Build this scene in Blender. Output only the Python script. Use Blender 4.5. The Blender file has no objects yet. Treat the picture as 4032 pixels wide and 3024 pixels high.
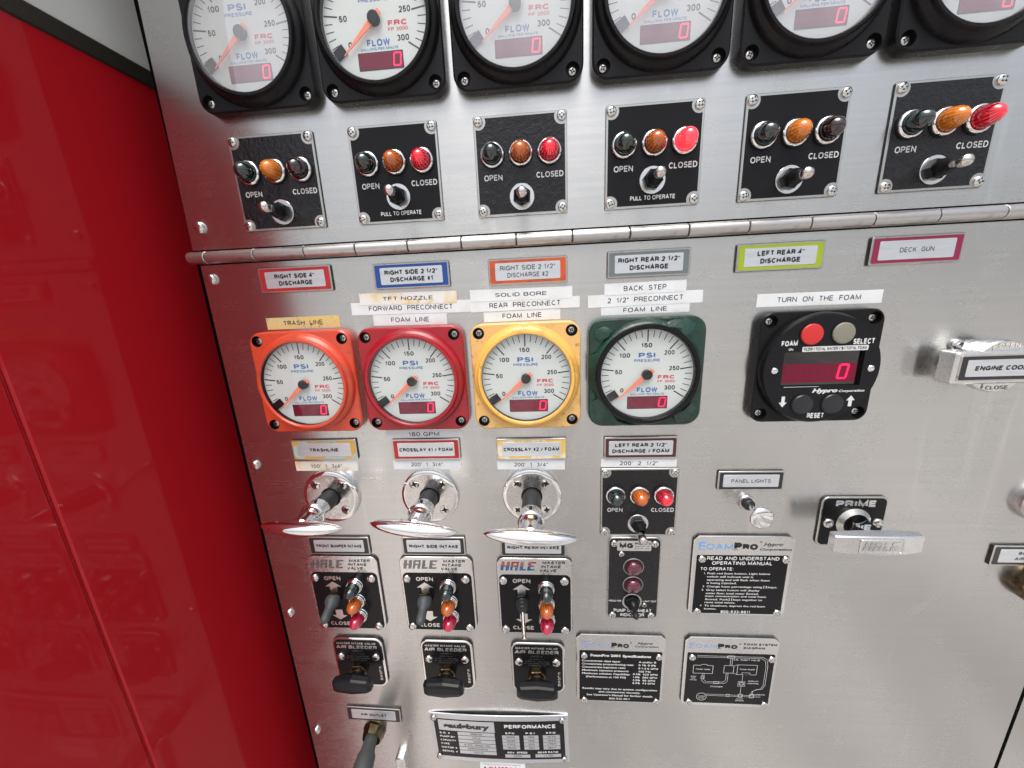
import bpy, math, random
from mathutils import Matrix, Vector, geometry
random.seed(7)
S = bpy.context.scene
COL = S.collection
PI = math.pi
Z0 = 1400.0          # height (mm) of the hinge line zone above the ground
MM = 0.001

# ------------------------------------------------------------------ camera
cam_d = bpy.data.cameras.new('camera'); cam = bpy.data.objects.new('camera', cam_d); COL.objects.link(cam)
cam_d.sensor_width = 36.0; cam_d.lens = 13.161; cam_d.clip_start = 0.005; cam_d.clip_end = 500
rt = Vector((0.9965257, 0.0699051, -0.0452743))
up = Vector((0.0267785, 0.2458055, 0.9689492))
bk = Vector((0.0788632, -0.9667952, 0.2430795))
cm = Matrix((rt, up, bk)).transposed().to_4x4()
cm.translation = Vector((-6.013, -308.04, -10.174 + Z0)) * MM
cam.matrix_world = cm
S.camera = cam

# ------------------------------------------------------------------ world and sun
SUN_EL, SUN_AZ = 68.0, 185.0      # azimuth: 180 = straight in front of the panel (from -Y)
w_ = bpy.data.worlds.new("World"); S.world = w_; w_.use_nodes = True
nt = w_.node_tree; bg = nt.nodes['Background']
sky = nt.nodes.new('ShaderNodeTexSky'); sky.sky_type = 'NISHITA'; sky.sun_disc = False
sky.sun_elevation = math.radians(SUN_EL); sky.sun_rotation = math.radians(SUN_AZ)
sky.air_density = 1.0; sky.dust_density = 5.0; sky.ozone_density = 1.0
hs = nt.nodes.new('ShaderNodeHueSaturation'); hs.inputs['Saturation'].default_value = 0.45   # milky overcast
nt.links.new(sky.outputs[0], hs.inputs['Color']); nt.links.new(hs.outputs[0], bg.inputs[0]); bg.inputs[1].default_value = 0.15
sd = bpy.data.lights.new('sun', 'SUN'); sun = bpy.data.objects.new('sun', sd); COL.objects.link(sun)
sd.energy = 1.5; sd.angle = math.radians(40); sd.color = (1.0, 0.95, 0.88)
az, el = math.radians(SUN_AZ), math.radians(SUN_EL)
sdir = Vector((math.sin(az) * math.cos(el), math.cos(az) * math.cos(el), math.sin(el)))
sun.rotation_euler = sdir.to_track_quat('Z', 'Y').to_euler()
S.view_settings.view_transform = 'Standard'; S.view_settings.look = 'None'
S.view_settings.exposure = 0.46; S.view_settings.gamma = 1.0
try:
    S.cycles.max_bounces = 8; S.cycles.glossy_bounces = 5; S.cycles.transparent_max_bounces = 12
    S.cycles.use_denoising = True; S.cycles.caustics_reflective = False
except Exception: pass

# ------------------------------------------------------------------ materials
def lin(c):
    return tuple((x / 12.92 if x <= 0.04045 else ((x + 0.055) / 1.055) ** 2.4) for x in c)
def hexc(r, g, b): return lin((r / 255, g / 255, b / 255))
MATS = {}
def mat(name, col, metal=0.0, rough=0.5, coat=0.0, bump=None, var=None, emit=None, rvar=None, aniso=0.0, ior=None, spec=None):
    """bump=(scale xyz, strength mm, detail) ; var=(scale xyz, colour2, low, high) ; rvar=(scale xyz, r0, r1)"""
    if name in MATS: return MATS[name]
    m = bpy.data.materials.new(name); m.use_nodes = True; MATS[name] = m
    n = m.node_tree.nodes; l = m.node_tree.links; p = n['Principled BSDF']
    p.inputs['Base Color'].default_value = (*col, 1); p.inputs['Metallic'].default_value = metal
    p.inputs['Roughness'].default_value = rough; p.inputs['Coat Weight'].default_value = coat
    p.inputs['Coat Roughness'].default_value = 0.04
    if ior: p.inputs['IOR'].default_value = ior
    if spec is not None: p.inputs['Specular IOR Level'].default_value = spec
    tc = None
    def noise(sc, detail=3, rg=0.55):
        nonlocal tc
        if tc is None: tc = n.new('ShaderNodeTexCoord')
        mp = n.new('ShaderNodeMapping'); mp.inputs['Scale'].default_value = sc
        l.new(tc.outputs['Object'], mp.inputs[0])
        t = n.new('ShaderNodeTexNoise'); t.inputs['Scale'].default_value = 1.0
        t.inputs['Detail'].default_value = detail; t.inputs['Roughness'].default_value = rg
        l.new(mp.outputs[0], t.inputs['Vector']); return t
    def ramp(src, lo, hi, a, b):
        r = n.new('ShaderNodeMapRange'); r.inputs[1].default_value = lo; r.inputs[2].default_value = hi
        r.inputs[3].default_value = a; r.inputs[4].default_value = b; r.clamp = True
        l.new(src, r.inputs[0]); return r
    if var:
        vs = var if isinstance(var, list) else [var]
        prev = None
        for v in vs:
            t = noise(v[0], 5, 0.6); r = ramp(t.outputs['Fac'], v[2], v[3], 0, 1)
            mx = n.new('ShaderNodeMix'); mx.data_type = 'RGBA'
            l.new(r.outputs[0], mx.inputs[0])
            if prev is None: mx.inputs[6].default_value = (*col, 1)
            else: l.new(prev, mx.inputs[6])
            mx.inputs[7].default_value = (*v[1], 1); prev = mx.outputs[2]
        l.new(prev, p.inputs['Base Color'])
    if rvar:
        t = noise(rvar[0], 4, 0.6); r = ramp(t.outputs['Fac'], 0.3, 0.7, rvar[1], rvar[2])
        l.new(r.outputs[0], p.inputs['Roughness'])
    if bump:
        t = noise(bump[0], bump[2], 0.6)
        b = n.new('ShaderNodeBump'); b.inputs['Strength'].default_value = 1.0
        b.inputs['Distance'].default_value = bump[1] * MM
        l.new(t.outputs['Fac'], b.inputs['Height']); l.new(b.outputs[0], p.inputs['Normal'])
    if aniso:
        p.inputs['Anisotropic'].default_value = aniso
        tg = n.new('ShaderNodeTangent'); tg.direction_type = 'RADIAL'; tg.axis = 'Y'
        cx = n.new('ShaderNodeCombineXYZ'); cx.inputs[1].default_value = 1.0
        vt = n.new('ShaderNodeVectorTransform'); vt.vector_type = 'VECTOR'; vt.convert_from = 'OBJECT'; vt.convert_to = 'WORLD'
        l.new(cx.outputs[0], vt.inputs[0]); l.new(vt.outputs[0], p.inputs['Tangent']); n.remove(tg)
    if emit:
        p.inputs['Emission Color'].default_value = (*emit[0], 1); p.inputs['Emission Strength'].default_value = emit[1]
    return m

STEEL = mat('brushed_stainless', (0.615, 0.615, 0.605), 1.0, 0.26, aniso=0.8,
            var=[((5, 260, 5), (0.55, 0.55, 0.54), 0.30, 0.75), ((3, 1.2, 3), (0.53, 0.525, 0.515), 0.40, 0.70), ((60, 4, 60), (0.66, 0.66, 0.65), 0.60, 0.80), ((180, 200, 180), (0.48, 0.46, 0.44), 0.72, 0.84)],
            rvar=((10, 220, 10), 0.24, 0.275))
HINGE = mat('satin_hinge_steel', (0.52, 0.50, 0.49), 1.0, 0.36, rvar=((15, 600, 600), 0.28, 0.42), bump=((20, 900, 900), 0.01, 3), var=((40, 90, 90), (0.26, 0.24, 0.22), 0.50, 0.72))
CHROME = mat('polished_chrome', (0.80, 0.80, 0.80), 1.0, 0.06, rvar=((60, 60, 60), 0.02, 0.07))
PITCHROME = mat('pitted_chrome', (0.62, 0.61, 0.60), 1.0, 0.16, rvar=((300, 300, 300), 0.10, 0.32),
                var=((900, 900, 900), (0.22, 0.21, 0.20), 0.55, 0.72), bump=((600, 600, 600), 0.02, 2))
SCREW = mat('stainless_screw', (0.66, 0.65, 0.63), 1.0, 0.18)
RECESS = mat('dark_screw_recess', (0.012, 0.011, 0.010), 0.3, 0.6)
RECSCREW = mat('dull_bezel_screw', (0.55, 0.53, 0.51), 1.0, 0.28)
LEVER = mat('nickel_lever', (0.62, 0.58, 0.54), 1.0, 0.20)
CAST = mat('cast_aluminium', (0.70, 0.70, 0.70), 1.0, 0.24, rvar=((200, 200, 200), 0.18, 0.32), bump=((350, 350, 350), 0.02, 2))
PLATESIL = mat('plate_silver_edge', (0.50, 0.50, 0.47), 1.0, 0.30, rvar=((100, 100, 100), 0.22, 0.4))
SIDE = mat('dark_plate_side', (0.07, 0.065, 0.06), 0.6, 0.5, var=((200, 200, 200), (0.02, 0.018, 0.015), 0.4, 0.65))  # dark mottled tone for the side walls of plates
ENAMEL = mat('black_wrinkle_enamel', (0.007, 0.007, 0.009), 0, 0.24, spec=0.42, bump=((330, 330, 330), 0.60, 2), rvar=((150, 150, 150), 0.22, 0.36))
ENAMEL_S = mat('black_smooth_enamel', (0.009, 0.009, 0.011), 0, 0.34, spec=0.18, bump=((500, 500, 500), 0.06, 2))
FIELD = mat('black_cast_field', (0.006, 0.006, 0.007), 0, 0.26, spec=0.18, bump=((600, 600, 600), 0.05, 2))
BLACKP = mat('black_bezel_plastic', (0.008, 0.008, 0.009), 0, 0.30, spec=0.18, bump=((500, 500, 500), 0.03, 3), rvar=((80, 80, 80), 0.22, 0.40))
BLACKM = mat('black_matt_plastic', (0.008, 0.009, 0.011), 0, 0.28, spec=0.18, bump=((350, 350, 350), 0.03, 3))
RUBBER = mat('black_rubber', (0.014, 0.015, 0.017), 0, 0.45)
GREYRUB = mat('grey_rubber', (0.055, 0.065, 0.07), 0, 0.5)
WHITE = mat('white_print', (0.62, 0.63, 0.63), 0, 0.45)
SILPRINT = mat('bare_metal_print', (0.70, 0.70, 0.70), 1.0, 0.26)
BLACKINK = mat('black_print', (0.010, 0.010, 0.011), 0, 0.45)
GREYINK = mat('worn_black_print', (0.06, 0.06, 0.07), 0, 0.5, var=((900, 900, 900), (0.22, 0.23, 0.25), 0.45, 0.7))
BLUEINK = mat('blue_print', hexc(58, 108, 172), 0, 0.5)
REDINK = mat('red_print', hexc(205, 58, 72), 0, 0.5)
DIAL = mat('dial_white', hexc(208, 213, 211), 0, 0.5)
NEEDLE = mat('orange_needle', hexc(246, 132, 102), 0, 0.45)
LABELSIL = mat('label_silver', (0.68, 0.71, 0.75), 0.75, 0.36, bump=((60, 900, 60), 0.01, 2), var=((40, 300, 40), (0.60, 0.63, 0.67), 0.4, 0.7))
TAPE = mat('white_label_tape', hexc(222, 226, 230), 0, 0.42, var=((30, 30, 30), hexc(208, 210, 208), 0.4, 0.7))
TAPEY = mat('yellowed_label_tape', hexc(222, 222, 218), 0, 0.42, var=[((22, 14, 14), hexc(218, 190, 120), 0.46, 0.6), ((160, 120, 100), hexc(150, 140, 115), 0.6, 0.74)])
TAPEO = mat('old_yellow_label_tape', hexc(214, 188, 116), 0, 0.45, var=[((18, 14, 14), hexc(190, 184, 150), 0.42, 0.62), ((200, 150, 100), hexc(112, 98, 68), 0.58, 0.72)])
BRASS = mat('dull_brass', (0.20, 0.16, 0.10), 1.0, 0.42, var=((120, 120, 120), (0.07, 0.05, 0.03), 0.40, 0.62), rvar=((200, 200, 200), 0.2, 0.45))
REDWIN = mat('dark_red_display_filter', (0.17, 0.006, 0.028), 0, 0.3, spec=0.2)
BLKWIN = mat('black_display_glass', (0.006, 0.003, 0.004), 0, 0.08, coat=0.6)
LED = mat('lit_red_led', (0.6, 0.0, 0.03), 0, 0.4, emit=((1.0, 0.012, 0.10), 1.15))
GHOST = mat('unlit_led_segment', (0.085, 0.005, 0.016), 0, 0.4)
HOSE = mat('grey_green_rubber_hose', (0.060, 0.068, 0.068), 0, 0.55, bump=((300, 300, 60), 0.2, 3), var=((60, 60, 25), (0.035, 0.038, 0.040), 0.4, 0.7))

def lens_mat(name, col, lit=0.0, ecol=None, rough=0.08, rays=None):
    """moulded lens: rays = second colour of the radial prisms seen through the dome"""
    m = mat(name, col, 0, rough, coat=1.0, spec=0.6, emit=(ecol or col, lit) if lit else None)
    if rays:
        n = m.node_tree.nodes; l = m.node_tree.links; p = n['Principled BSDF']
        tc = n.new('ShaderNodeTexCoord'); sx = n.new('ShaderNodeSeparateXYZ'); l.new(tc.outputs['Object'], sx.inputs[0])
        def mth(op, x, y=None):
            k = n.new('ShaderNodeMath'); k.operation = op
            for i, q in enumerate((x, y)):
                if q is None: continue
                if isinstance(q, (int, float)): k.inputs[i].default_value = q
                else: l.new(q, k.inputs[i])
            return k.outputs[0]
        an = mth('ARCTAN2', sx.outputs[1], sx.outputs[0]); sn = mth('SINE', mth('MULTIPLY', an, 16.0))
        f = mth('ADD', mth('MULTIPLY', sn, 0.5), 0.5)
        mx = n.new('ShaderNodeMix'); mx.data_type = 'RGBA'; l.new(f, mx.inputs[0]); mx.inputs[6].default_value = (*col, 1); mx.inputs[7].default_value = (*rays, 1)
        l.new(mx.outputs[2], p.inputs['Base Color'])
        if lit:
            r = mth('SQRT', mth('ADD', mth('POWER', sx.outputs[0], 2.0), mth('POWER', sx.outputs[1], 2.0)))
            g = mth('SUBTRACT', 1.25, mth('MULTIPLY', r, 165.0))     # the bulb behind the middle
            st = mth('MAXIMUM', mth('MULTIPLY', mth('ADD', mth('MULTIPLY', mth('POWER', f, 2.5), 1.3), 0.12), mth('MULTIPLY', g, lit)), lit * 0.05)
            l.new(st, p.inputs['Emission Strength'])
    return m
GREENL = lens_mat('dark_green_lens', (0.002, 0.014, 0.013), rough=0.12)
AMBERL = lens_mat('amber_lens', (0.80, 0.24, 0.010), rays=(0.58, 0.14, 0.005), rough=0.12)
AMBERD = lens_mat('dark_amber_lens', (0.58, 0.13, 0.008), rays=(0.36, 0.065, 0.003), rough=0.12)
REDOFF = lens_mat('unlit_red_lens', (0.020, 0.002, 0.006), rays=(0.010, 0.001, 0.003), rough=0.12)
REDDIM = lens_mat('crimson_lens', (0.36, 0.003, 0.03), 0.42, (0.9, 0.01, 0.10), rays=(0.16, 0.002, 0.014))
REDLIT = lens_mat('lit_red_lens', (0.26, 0.003, 0.012), 1.2, (1.0, 0.008, 0.035), rays=(0.12, 0.002, 0.006))
REDBRT = lens_mat('bright_red_lens', (0.55, 0.02, 0.04), 0.75, (1.0, 0.05, 0.07))
MAROON = lens_mat('maroon_lens', (0.085, 0.003, 0.016), rough=0.15)

CABRED = mat('gloss_red_paint', (0.47, 0.008, 0.015), 0, 0.45, spec=0.2, coat=0.30, bump=((45, 45, 45), 0.05, 2))
CABWHITE = mat('gloss_white_paint', (0.72, 0.73, 0.71), 0, 0.3, coat=0.5)
SEAL = mat('weathered_rubber_seal', (0.022, 0.018, 0.012), 0, 0.6, bump=((300, 300, 300), 0.2, 3))
DARKBODY_SHADE = mat('dark_body_and_gap_shade', (0.004, 0.003, 0.003), 0, 0.9, spec=0.03)  # compartment body, and the black sheet that paints the gap's shade
CONC = mat('concrete_apron', (0.58, 0.555, 0.52), 0, 0.85, var=[((0.9, 0.25, 1), (0.24, 0.23, 0.22), 0.46, 0.60), ((3.5, 0.8, 1), (0.34, 0.33, 0.32), 0.50, 0.62)], bump=((30, 30, 30), 2, 4))

def glass_mat(nm='thin_clear_glass', f0=0.06, haze=0.0):
    m = bpy.data.materials.new(nm); m.use_nodes = True
    n = m.node_tree.nodes; l = m.node_tree.links; n.remove(n['Principled BSDF'])
    o = n['Material Output']; t = n.new('ShaderNodeBsdfTransparent'); g = n.new('ShaderNodeBsdfGlossy')
    g.inputs['Roughness'].default_value = 0.02; t.inputs[0].default_value = (0.97, 0.98, 0.98, 1)
    ge = n.new('ShaderNodeNewGeometry'); dp = n.new('ShaderNodeVectorMath'); dp.operation = 'DOT_PRODUCT'
    l.new(ge.outputs['Normal'], dp.inputs[0]); l.new(ge.outputs['Incoming'], dp.inputs[1])
    def mth(op, x, y=None):
        k = n.new('ShaderNodeMath'); k.operation = op; k.use_clamp = False
        if isinstance(x, (int, float)): k.inputs[0].default_value = x
        else: l.new(x, k.inputs[0])
        if y is not None:
            if isinstance(y, (int, float)): k.inputs[1].default_value = y
            else: l.new(y, k.inputs[1])
        return k.outputs[0]
    ab = mth('ABSOLUTE', dp.outputs['Value']); om = mth('SUBTRACT', 1.0, ab); pw = mth('POWER', om, 5.0)
    fr = mth('ADD', mth('MULTIPLY', pw, 0.9), f0)
    mx = n.new('ShaderNodeMixShader'); l.new(fr, mx.inputs[0]); l.new(t.outputs[0], mx.inputs[1]); l.new(g.outputs[0], mx.inputs[2])
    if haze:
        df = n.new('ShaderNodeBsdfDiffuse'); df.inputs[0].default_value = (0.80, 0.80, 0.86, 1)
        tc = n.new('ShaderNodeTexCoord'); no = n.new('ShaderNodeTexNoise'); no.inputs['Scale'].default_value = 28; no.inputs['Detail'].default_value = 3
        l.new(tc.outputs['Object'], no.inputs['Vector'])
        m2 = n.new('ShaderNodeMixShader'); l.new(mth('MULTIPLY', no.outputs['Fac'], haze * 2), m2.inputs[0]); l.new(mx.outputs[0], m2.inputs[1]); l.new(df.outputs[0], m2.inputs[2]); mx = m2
    l.new(mx.outputs[0], o.inputs['Surface']); return m
GLASS = glass_mat()
GLASS_GLARE = glass_mat('sky_glare_glass', 0.22, 0.15)  # whitish diffuse haze painted in for sky glare on the top row

def smudge(m, sc, lo, hi, amt):
    n = m.node_tree.nodes; l = m.node_tree.links; p = n['Principled BSDF']
    tc = n.new('ShaderNodeTexCoord'); mp = n.new('ShaderNodeMapping'); mp.inputs['Scale'].default_value = sc; l.new(tc.outputs['Object'], mp.inputs[0])
    t = n.new('ShaderNodeTexNoise'); t.inputs['Detail'].default_value = 4; t.inputs['Scale'].default_value = 1.0; t.inputs['Distortion'].default_value = 0.6; l.new(mp.outputs[0], t.inputs['Vector'])
    r = n.new('ShaderNodeMapRange'); r.inputs[1].default_value = lo; r.inputs[2].default_value = hi; r.inputs[3].default_value = 0; r.inputs[4].default_value = amt; l.new(t.outputs['Fac'], r.inputs[0])
    a = n.new('ShaderNodeMath'); a.operation = 'ADD'; old = p.inputs['Roughness'].links[0].from_socket; l.new(old, a.inputs[0]); l.new(r.outputs[0], a.inputs[1]); l.new(a.outputs[0], p.inputs['Roughness'])
smudge(STEEL, (22, 16, 22), 0.50, 0.72, 0.05)
# ------------------------------------------------------------------ mesh helpers (mm, local x right, y up, z out of the panel)
def rr(w, h, r, cx=0, cy=0, n=6):
    r = max(min(r, w / 2 - 1e-4, h / 2 - 1e-4), 1e-4); pts = []
    for (sx, sy, a0) in ((1, 1, 0), (-1, 1, 90), (-1, -1, 180), (1, -1, 270)):
        for i in range(n + 1):
            a = math.radians(a0 + 90 * i / n)
            pts.append((cx + sx * (w / 2 - r) + r * math.cos(a), cy + sy * (h / 2 - r) + r * math.sin(a)))
    return pts
def circ(r, n=32, cx=0, cy=0, a0=0):
    return [(cx + r * math.cos(a0 + 2 * PI * i / n), cy + r * math.sin(a0 + 2 * PI * i / n)) for i in range(n)]

class MB:
    def __init__(s): s.v = []; s.f = []; s.m = []; s.mats = []
    def mi(s, m):
        if m not in s.mats: s.mats.append(m)
        return s.mats.index(m)
    def add(s, vs, fs, m, M=None):
        b = len(s.v); k = s.mi(m)
        for v in vs:
            s.v.append(tuple(M @ Vector(v)) if M is not None else tuple(v))
        for f in fs: s.f.append([b + i for i in f]); s.m.append(k)
        return s
    def poly(s, pts, z, m, holes=(), up=True, M=None):
        loops = [[Vector((p[0], p[1], 0)) for p in pts]] + [[Vector((p[0], p[1], 0)) for p in h] for h in holes]
        allp = [p for L in loops for p in L]
        if not holes:
            a = sum(pts[i][0] * pts[(i + 1) % len(pts)][1] - pts[(i + 1) % len(pts)][0] * pts[i][1] for i in range(len(pts)))
            conv = True; sg = 1 if a > 0 else -1; N = len(pts)
            for i in range(N):
                ax, ay = pts[i]; bx, by = pts[(i + 1) % N]; cx, cy = pts[(i + 2) % N]
                if sg * ((bx - ax) * (cy - by) - (by - ay) * (cx - bx)) < -1e-6: conv = False; break
            if conv:
                idx = list(range(N))
                if (a > 0) != up: idx.reverse()
                s.add([(p[0], p[1], z) for p in pts], [idx], m, M); return s
        edges = []; k0 = 0
        for L in loops:
            n_ = len(L); edges += [(k0 + i, k0 + (i + 1) % n_) for i in range(n_)]; k0 += n_
        vo, eo, fo, *_r = geometry.delaunay_2d_cdt([Vector((p.x, p.y)) for p in allp], edges, [], 0, 1e-5)
        def inside(q, P):
            c = False; j = len(P) - 1
            for i in range(len(P)):
                if (P[i][1] > q[1]) != (P[j][1] > q[1]) and q[0] < (P[j][0] - P[i][0]) * (q[1] - P[i][1]) / (P[j][1] - P[i][1]) + P[i][0]: c = not c
                j = i
            return c
        fs = []
        for t in fo:
            q = (sum(vo[i].x for i in t) / len(t), sum(vo[i].y for i in t) / len(t))
            if not inside(q, pts) or any(inside(q, h) for h in holes): continue
            A, B, C_ = (vo[i] for i in t[:3]); cr = (B.x - A.x) * (C_.y - A.y) - (B.y - A.y) * (C_.x - A.x)
            if abs(cr) < 1e-10: continue
            fs.append(list(t) if (cr > 0) == up else list(t)[::-1])
        s.add([(p.x, p.y, z) for p in vo], fs, m, M); return s
    def wall(s, a, za, b, zb, m, M=None):
        n = len(a); vs = [(p[0], p[1], za) for p in a] + [(p[0], p[1], zb) for p in b]
        s.add(vs, [[i, (i + 1) % n, n + (i + 1) % n, n + i] for i in range(n)], m, M); return s
    def prism(s, pts, z0, z1, m, top=None, ch=0, holes=(), hz=None, hm=None, floor=True, back=False, M=None, mtop=None, ms=None):
        """pts outline; top = inset outline for a chamfer of height ch; holes cut from z1 down to hz"""
        mt = mtop or m
        if top is None: top = pts; ch = 0
        s.wall(pts, z0, pts, z1 - ch, ms or m, M)
        if ch: s.wall(pts, z1 - ch, top, z1, m, M)
        s.poly(top, z1, mt, holes, True, M)
        if back: s.poly(pts, z0, m, (), False, M)
        for h in holes:
            z = z0 if hz is None else hz
            s.wall(h[::-1], z, h[::-1], z1, hm or m, M)
            if floor: s.poly(h, z, hm or m, (), True, M)
        return s
    def rprism(s, w, h, r, z0, z1, m, ch=0.0, cx=0, cy=0, **k):
        return s.prism(rr(w, h, r, cx, cy), z0, z1, m, rr(w - 2 * ch, h - 2 * ch, max(r - ch, 0.05), cx, cy) if ch else None, ch, **k)
    def lathe(s, prof, m, n=32, cx=0, cy=0, M=None, flute=0, fn=0, a0=0.0):
        vs = []; fs = []; rings = []
        for (r, z) in prof:
            if r < 1e-6: rings.append([len(vs)]); vs.append((cx, cy, z))
            else:
                rings.append(list(range(len(vs), len(vs) + n)))
                for i in range(n):
                    a = a0 + 2 * PI * i / n
                    q = r * (1 - flute * (i % 2)) if flute else r
                    vs.append((cx + q * math.cos(a), cy + q * math.sin(a), z))
        for a, b in zip(rings, rings[1:]):
            for i in range(n):
                j = (i + 1) % n
                if len(a) == 1 and len(b) == 1: continue
                if len(a) == 1: fs.append([a[0], b[j], b[i]][::-1])
                elif len(b) == 1: fs.append([a[i], a[j], b[0]])
                else: fs.append([a[i], a[j], b[j], b[i]])
        s.add(vs, fs, m, M); return s
    def box(s, x0, x1, y0, y1, z0, z1, m, M=None, ch=0.0):
        w, h = x1 - x0, y1 - y0; cx, cy = (x0 + x1) / 2, (y0 + y1) / 2
        A = [(x0, y0), (x1, y0), (x1, y1), (x0, y1)]
        T = [(x0 + ch, y0 + ch), (x1 - ch, y0 + ch), (x1 - ch, y1 - ch), (x0 + ch, y1 - ch)]
        s.prism(A, z0, z1, m, T if ch else None, ch, back=True, M=M); return s
    def tube(s, path, rad, m, n=16, caps=True):
        """swept tube along 3D points; rad may be a list"""
        P = [Vector(p) for p in path]; R = rad if isinstance(rad, (list, tuple)) else [rad] * len(P)
        ref = Vector((0.03, 1, 0.05)); vs = []; fs = []
        for k, p in enumerate(P):
            d = (P[min(k + 1, len(P) - 1)] - P[max(k - 1, 0)]).normalized()
            a = d.cross(ref)
            if a.length < 1e-3: a = d.cross(Vector((1, 0, 0)))
            a.normalize(); b = d.cross(a).normalized()
            for i in range(n):
                t = 2 * PI * i / n; vs.append(tuple(p + a * R[k] * math.cos(t) + b * R[k] * math.sin(t)))
        for k in range(len(P) - 1):
            for i in range(n):
                j = (i + 1) % n; fs.append([k * n + i, k * n + j, (k + 1) * n + j, (k + 1) * n + i])
        if caps: fs.append(list(range(n))[::-1]); fs.append([(len(P) - 1) * n + i for i in range(n)])
        s.add(vs, fs, m); return s
    def mesh(s, name, sharp=32):
        me = bpy.data.meshes.new(name)
        me.from_pydata([(x * MM, y * MM, z * MM) for x, y, z in s.v], [], s.f)
        for m in s.mats: me.materials.append(m)
        me.polygons.foreach_set('material_index', s.m)
        me.polygons.foreach_set('use_smooth', [True] * len(s.f))
        me.update(); me.set_sharp_from_angle(angle=math.radians(sharp)); return me

def part(name, me, parent, x=0, y=0, z=0, rz=0.0, label=None, rot=None, scale=None):
    o = bpy.data.objects.new(name, me); COL.objects.link(o); o.parent = parent
    o.location = (x * MM, y * MM, z * MM); o.rotation_euler = rot or (0, 0, rz)
    if scale: o.scale = scale
    if label: o['label'] = label
    return o
def bpart(name, mb, parent, **k): return part(name, mb.mesh(name), parent, **k)
def thing(name, label, cat, u, v, w=0.0, rot=0.0, group=None):
    o = bpy.data.objects.new(name, None); COL.objects.link(o); o.empty_display_size = 0.02
    M = Matrix.Rotation(PI / 2, 4, 'X') @ Matrix.Rotation(rot, 4, 'Z')
    o.rotation_euler = M.to_euler(); o.location = (u * MM, -w * MM, (v + Z0) * MM)
    o['label'] = label; o['category'] = cat
    if group: o['group'] = group
    return o

# ------------------------------------------------------------------ lettering
TC = {}; CAPH = {}
def glyphs(s, bold=0.0, shear=0.0):
    k = (s, bold, shear)
    if k in TC: return TC[k]
    c = bpy.data.curves.new('text', 'FONT'); c.body = s; c.offset = bold; c.shear = shear
    c.resolution_u = 2; c.fill_mode = 'FRONT' if hasattr(c, 'fill_mode') else c.fill_mode
    o = bpy.data.objects.new('text', c); me = bpy.data.meshes.new_from_object(o)
    vs = [tuple(v.co) for v in me.vertices]; fs = [list(p.vertices) for p in me.polygons]
    bpy.data.objects.remove(o); bpy.data.meshes.remove(me); bpy.data.curves.remove(c)
    TC[k] = (vs, fs); return TC[k]
def caph(bold):
    if bold not in CAPH:
        vs, _ = glyphs('H', bold); CAPH[bold] = (min(v[1] for v in vs), max(v[1] for v in vs))
    return CAPH[bold]
def ARC(cx, cy, rx, ry, a0, a1, n=10):
    return [(cx + rx * math.cos(math.radians(a0 + (a1 - a0) * i / n)), cy + ry * math.sin(math.radians(a0 + (a1 - a0) * i / n))) for i in range(n + 1)]
def OV(cx, cy, rx, ry, n=22, e=0.86):
    o = []
    for i in range(n):
        c, q = math.cos(2 * PI * i / n), math.sin(2 * PI * i / n)
        o.append((cx + rx * math.copysign(abs(c) ** e, c), cy + ry * math.copysign(abs(q) ** e, q)))
    return o + [o[0]]
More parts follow.
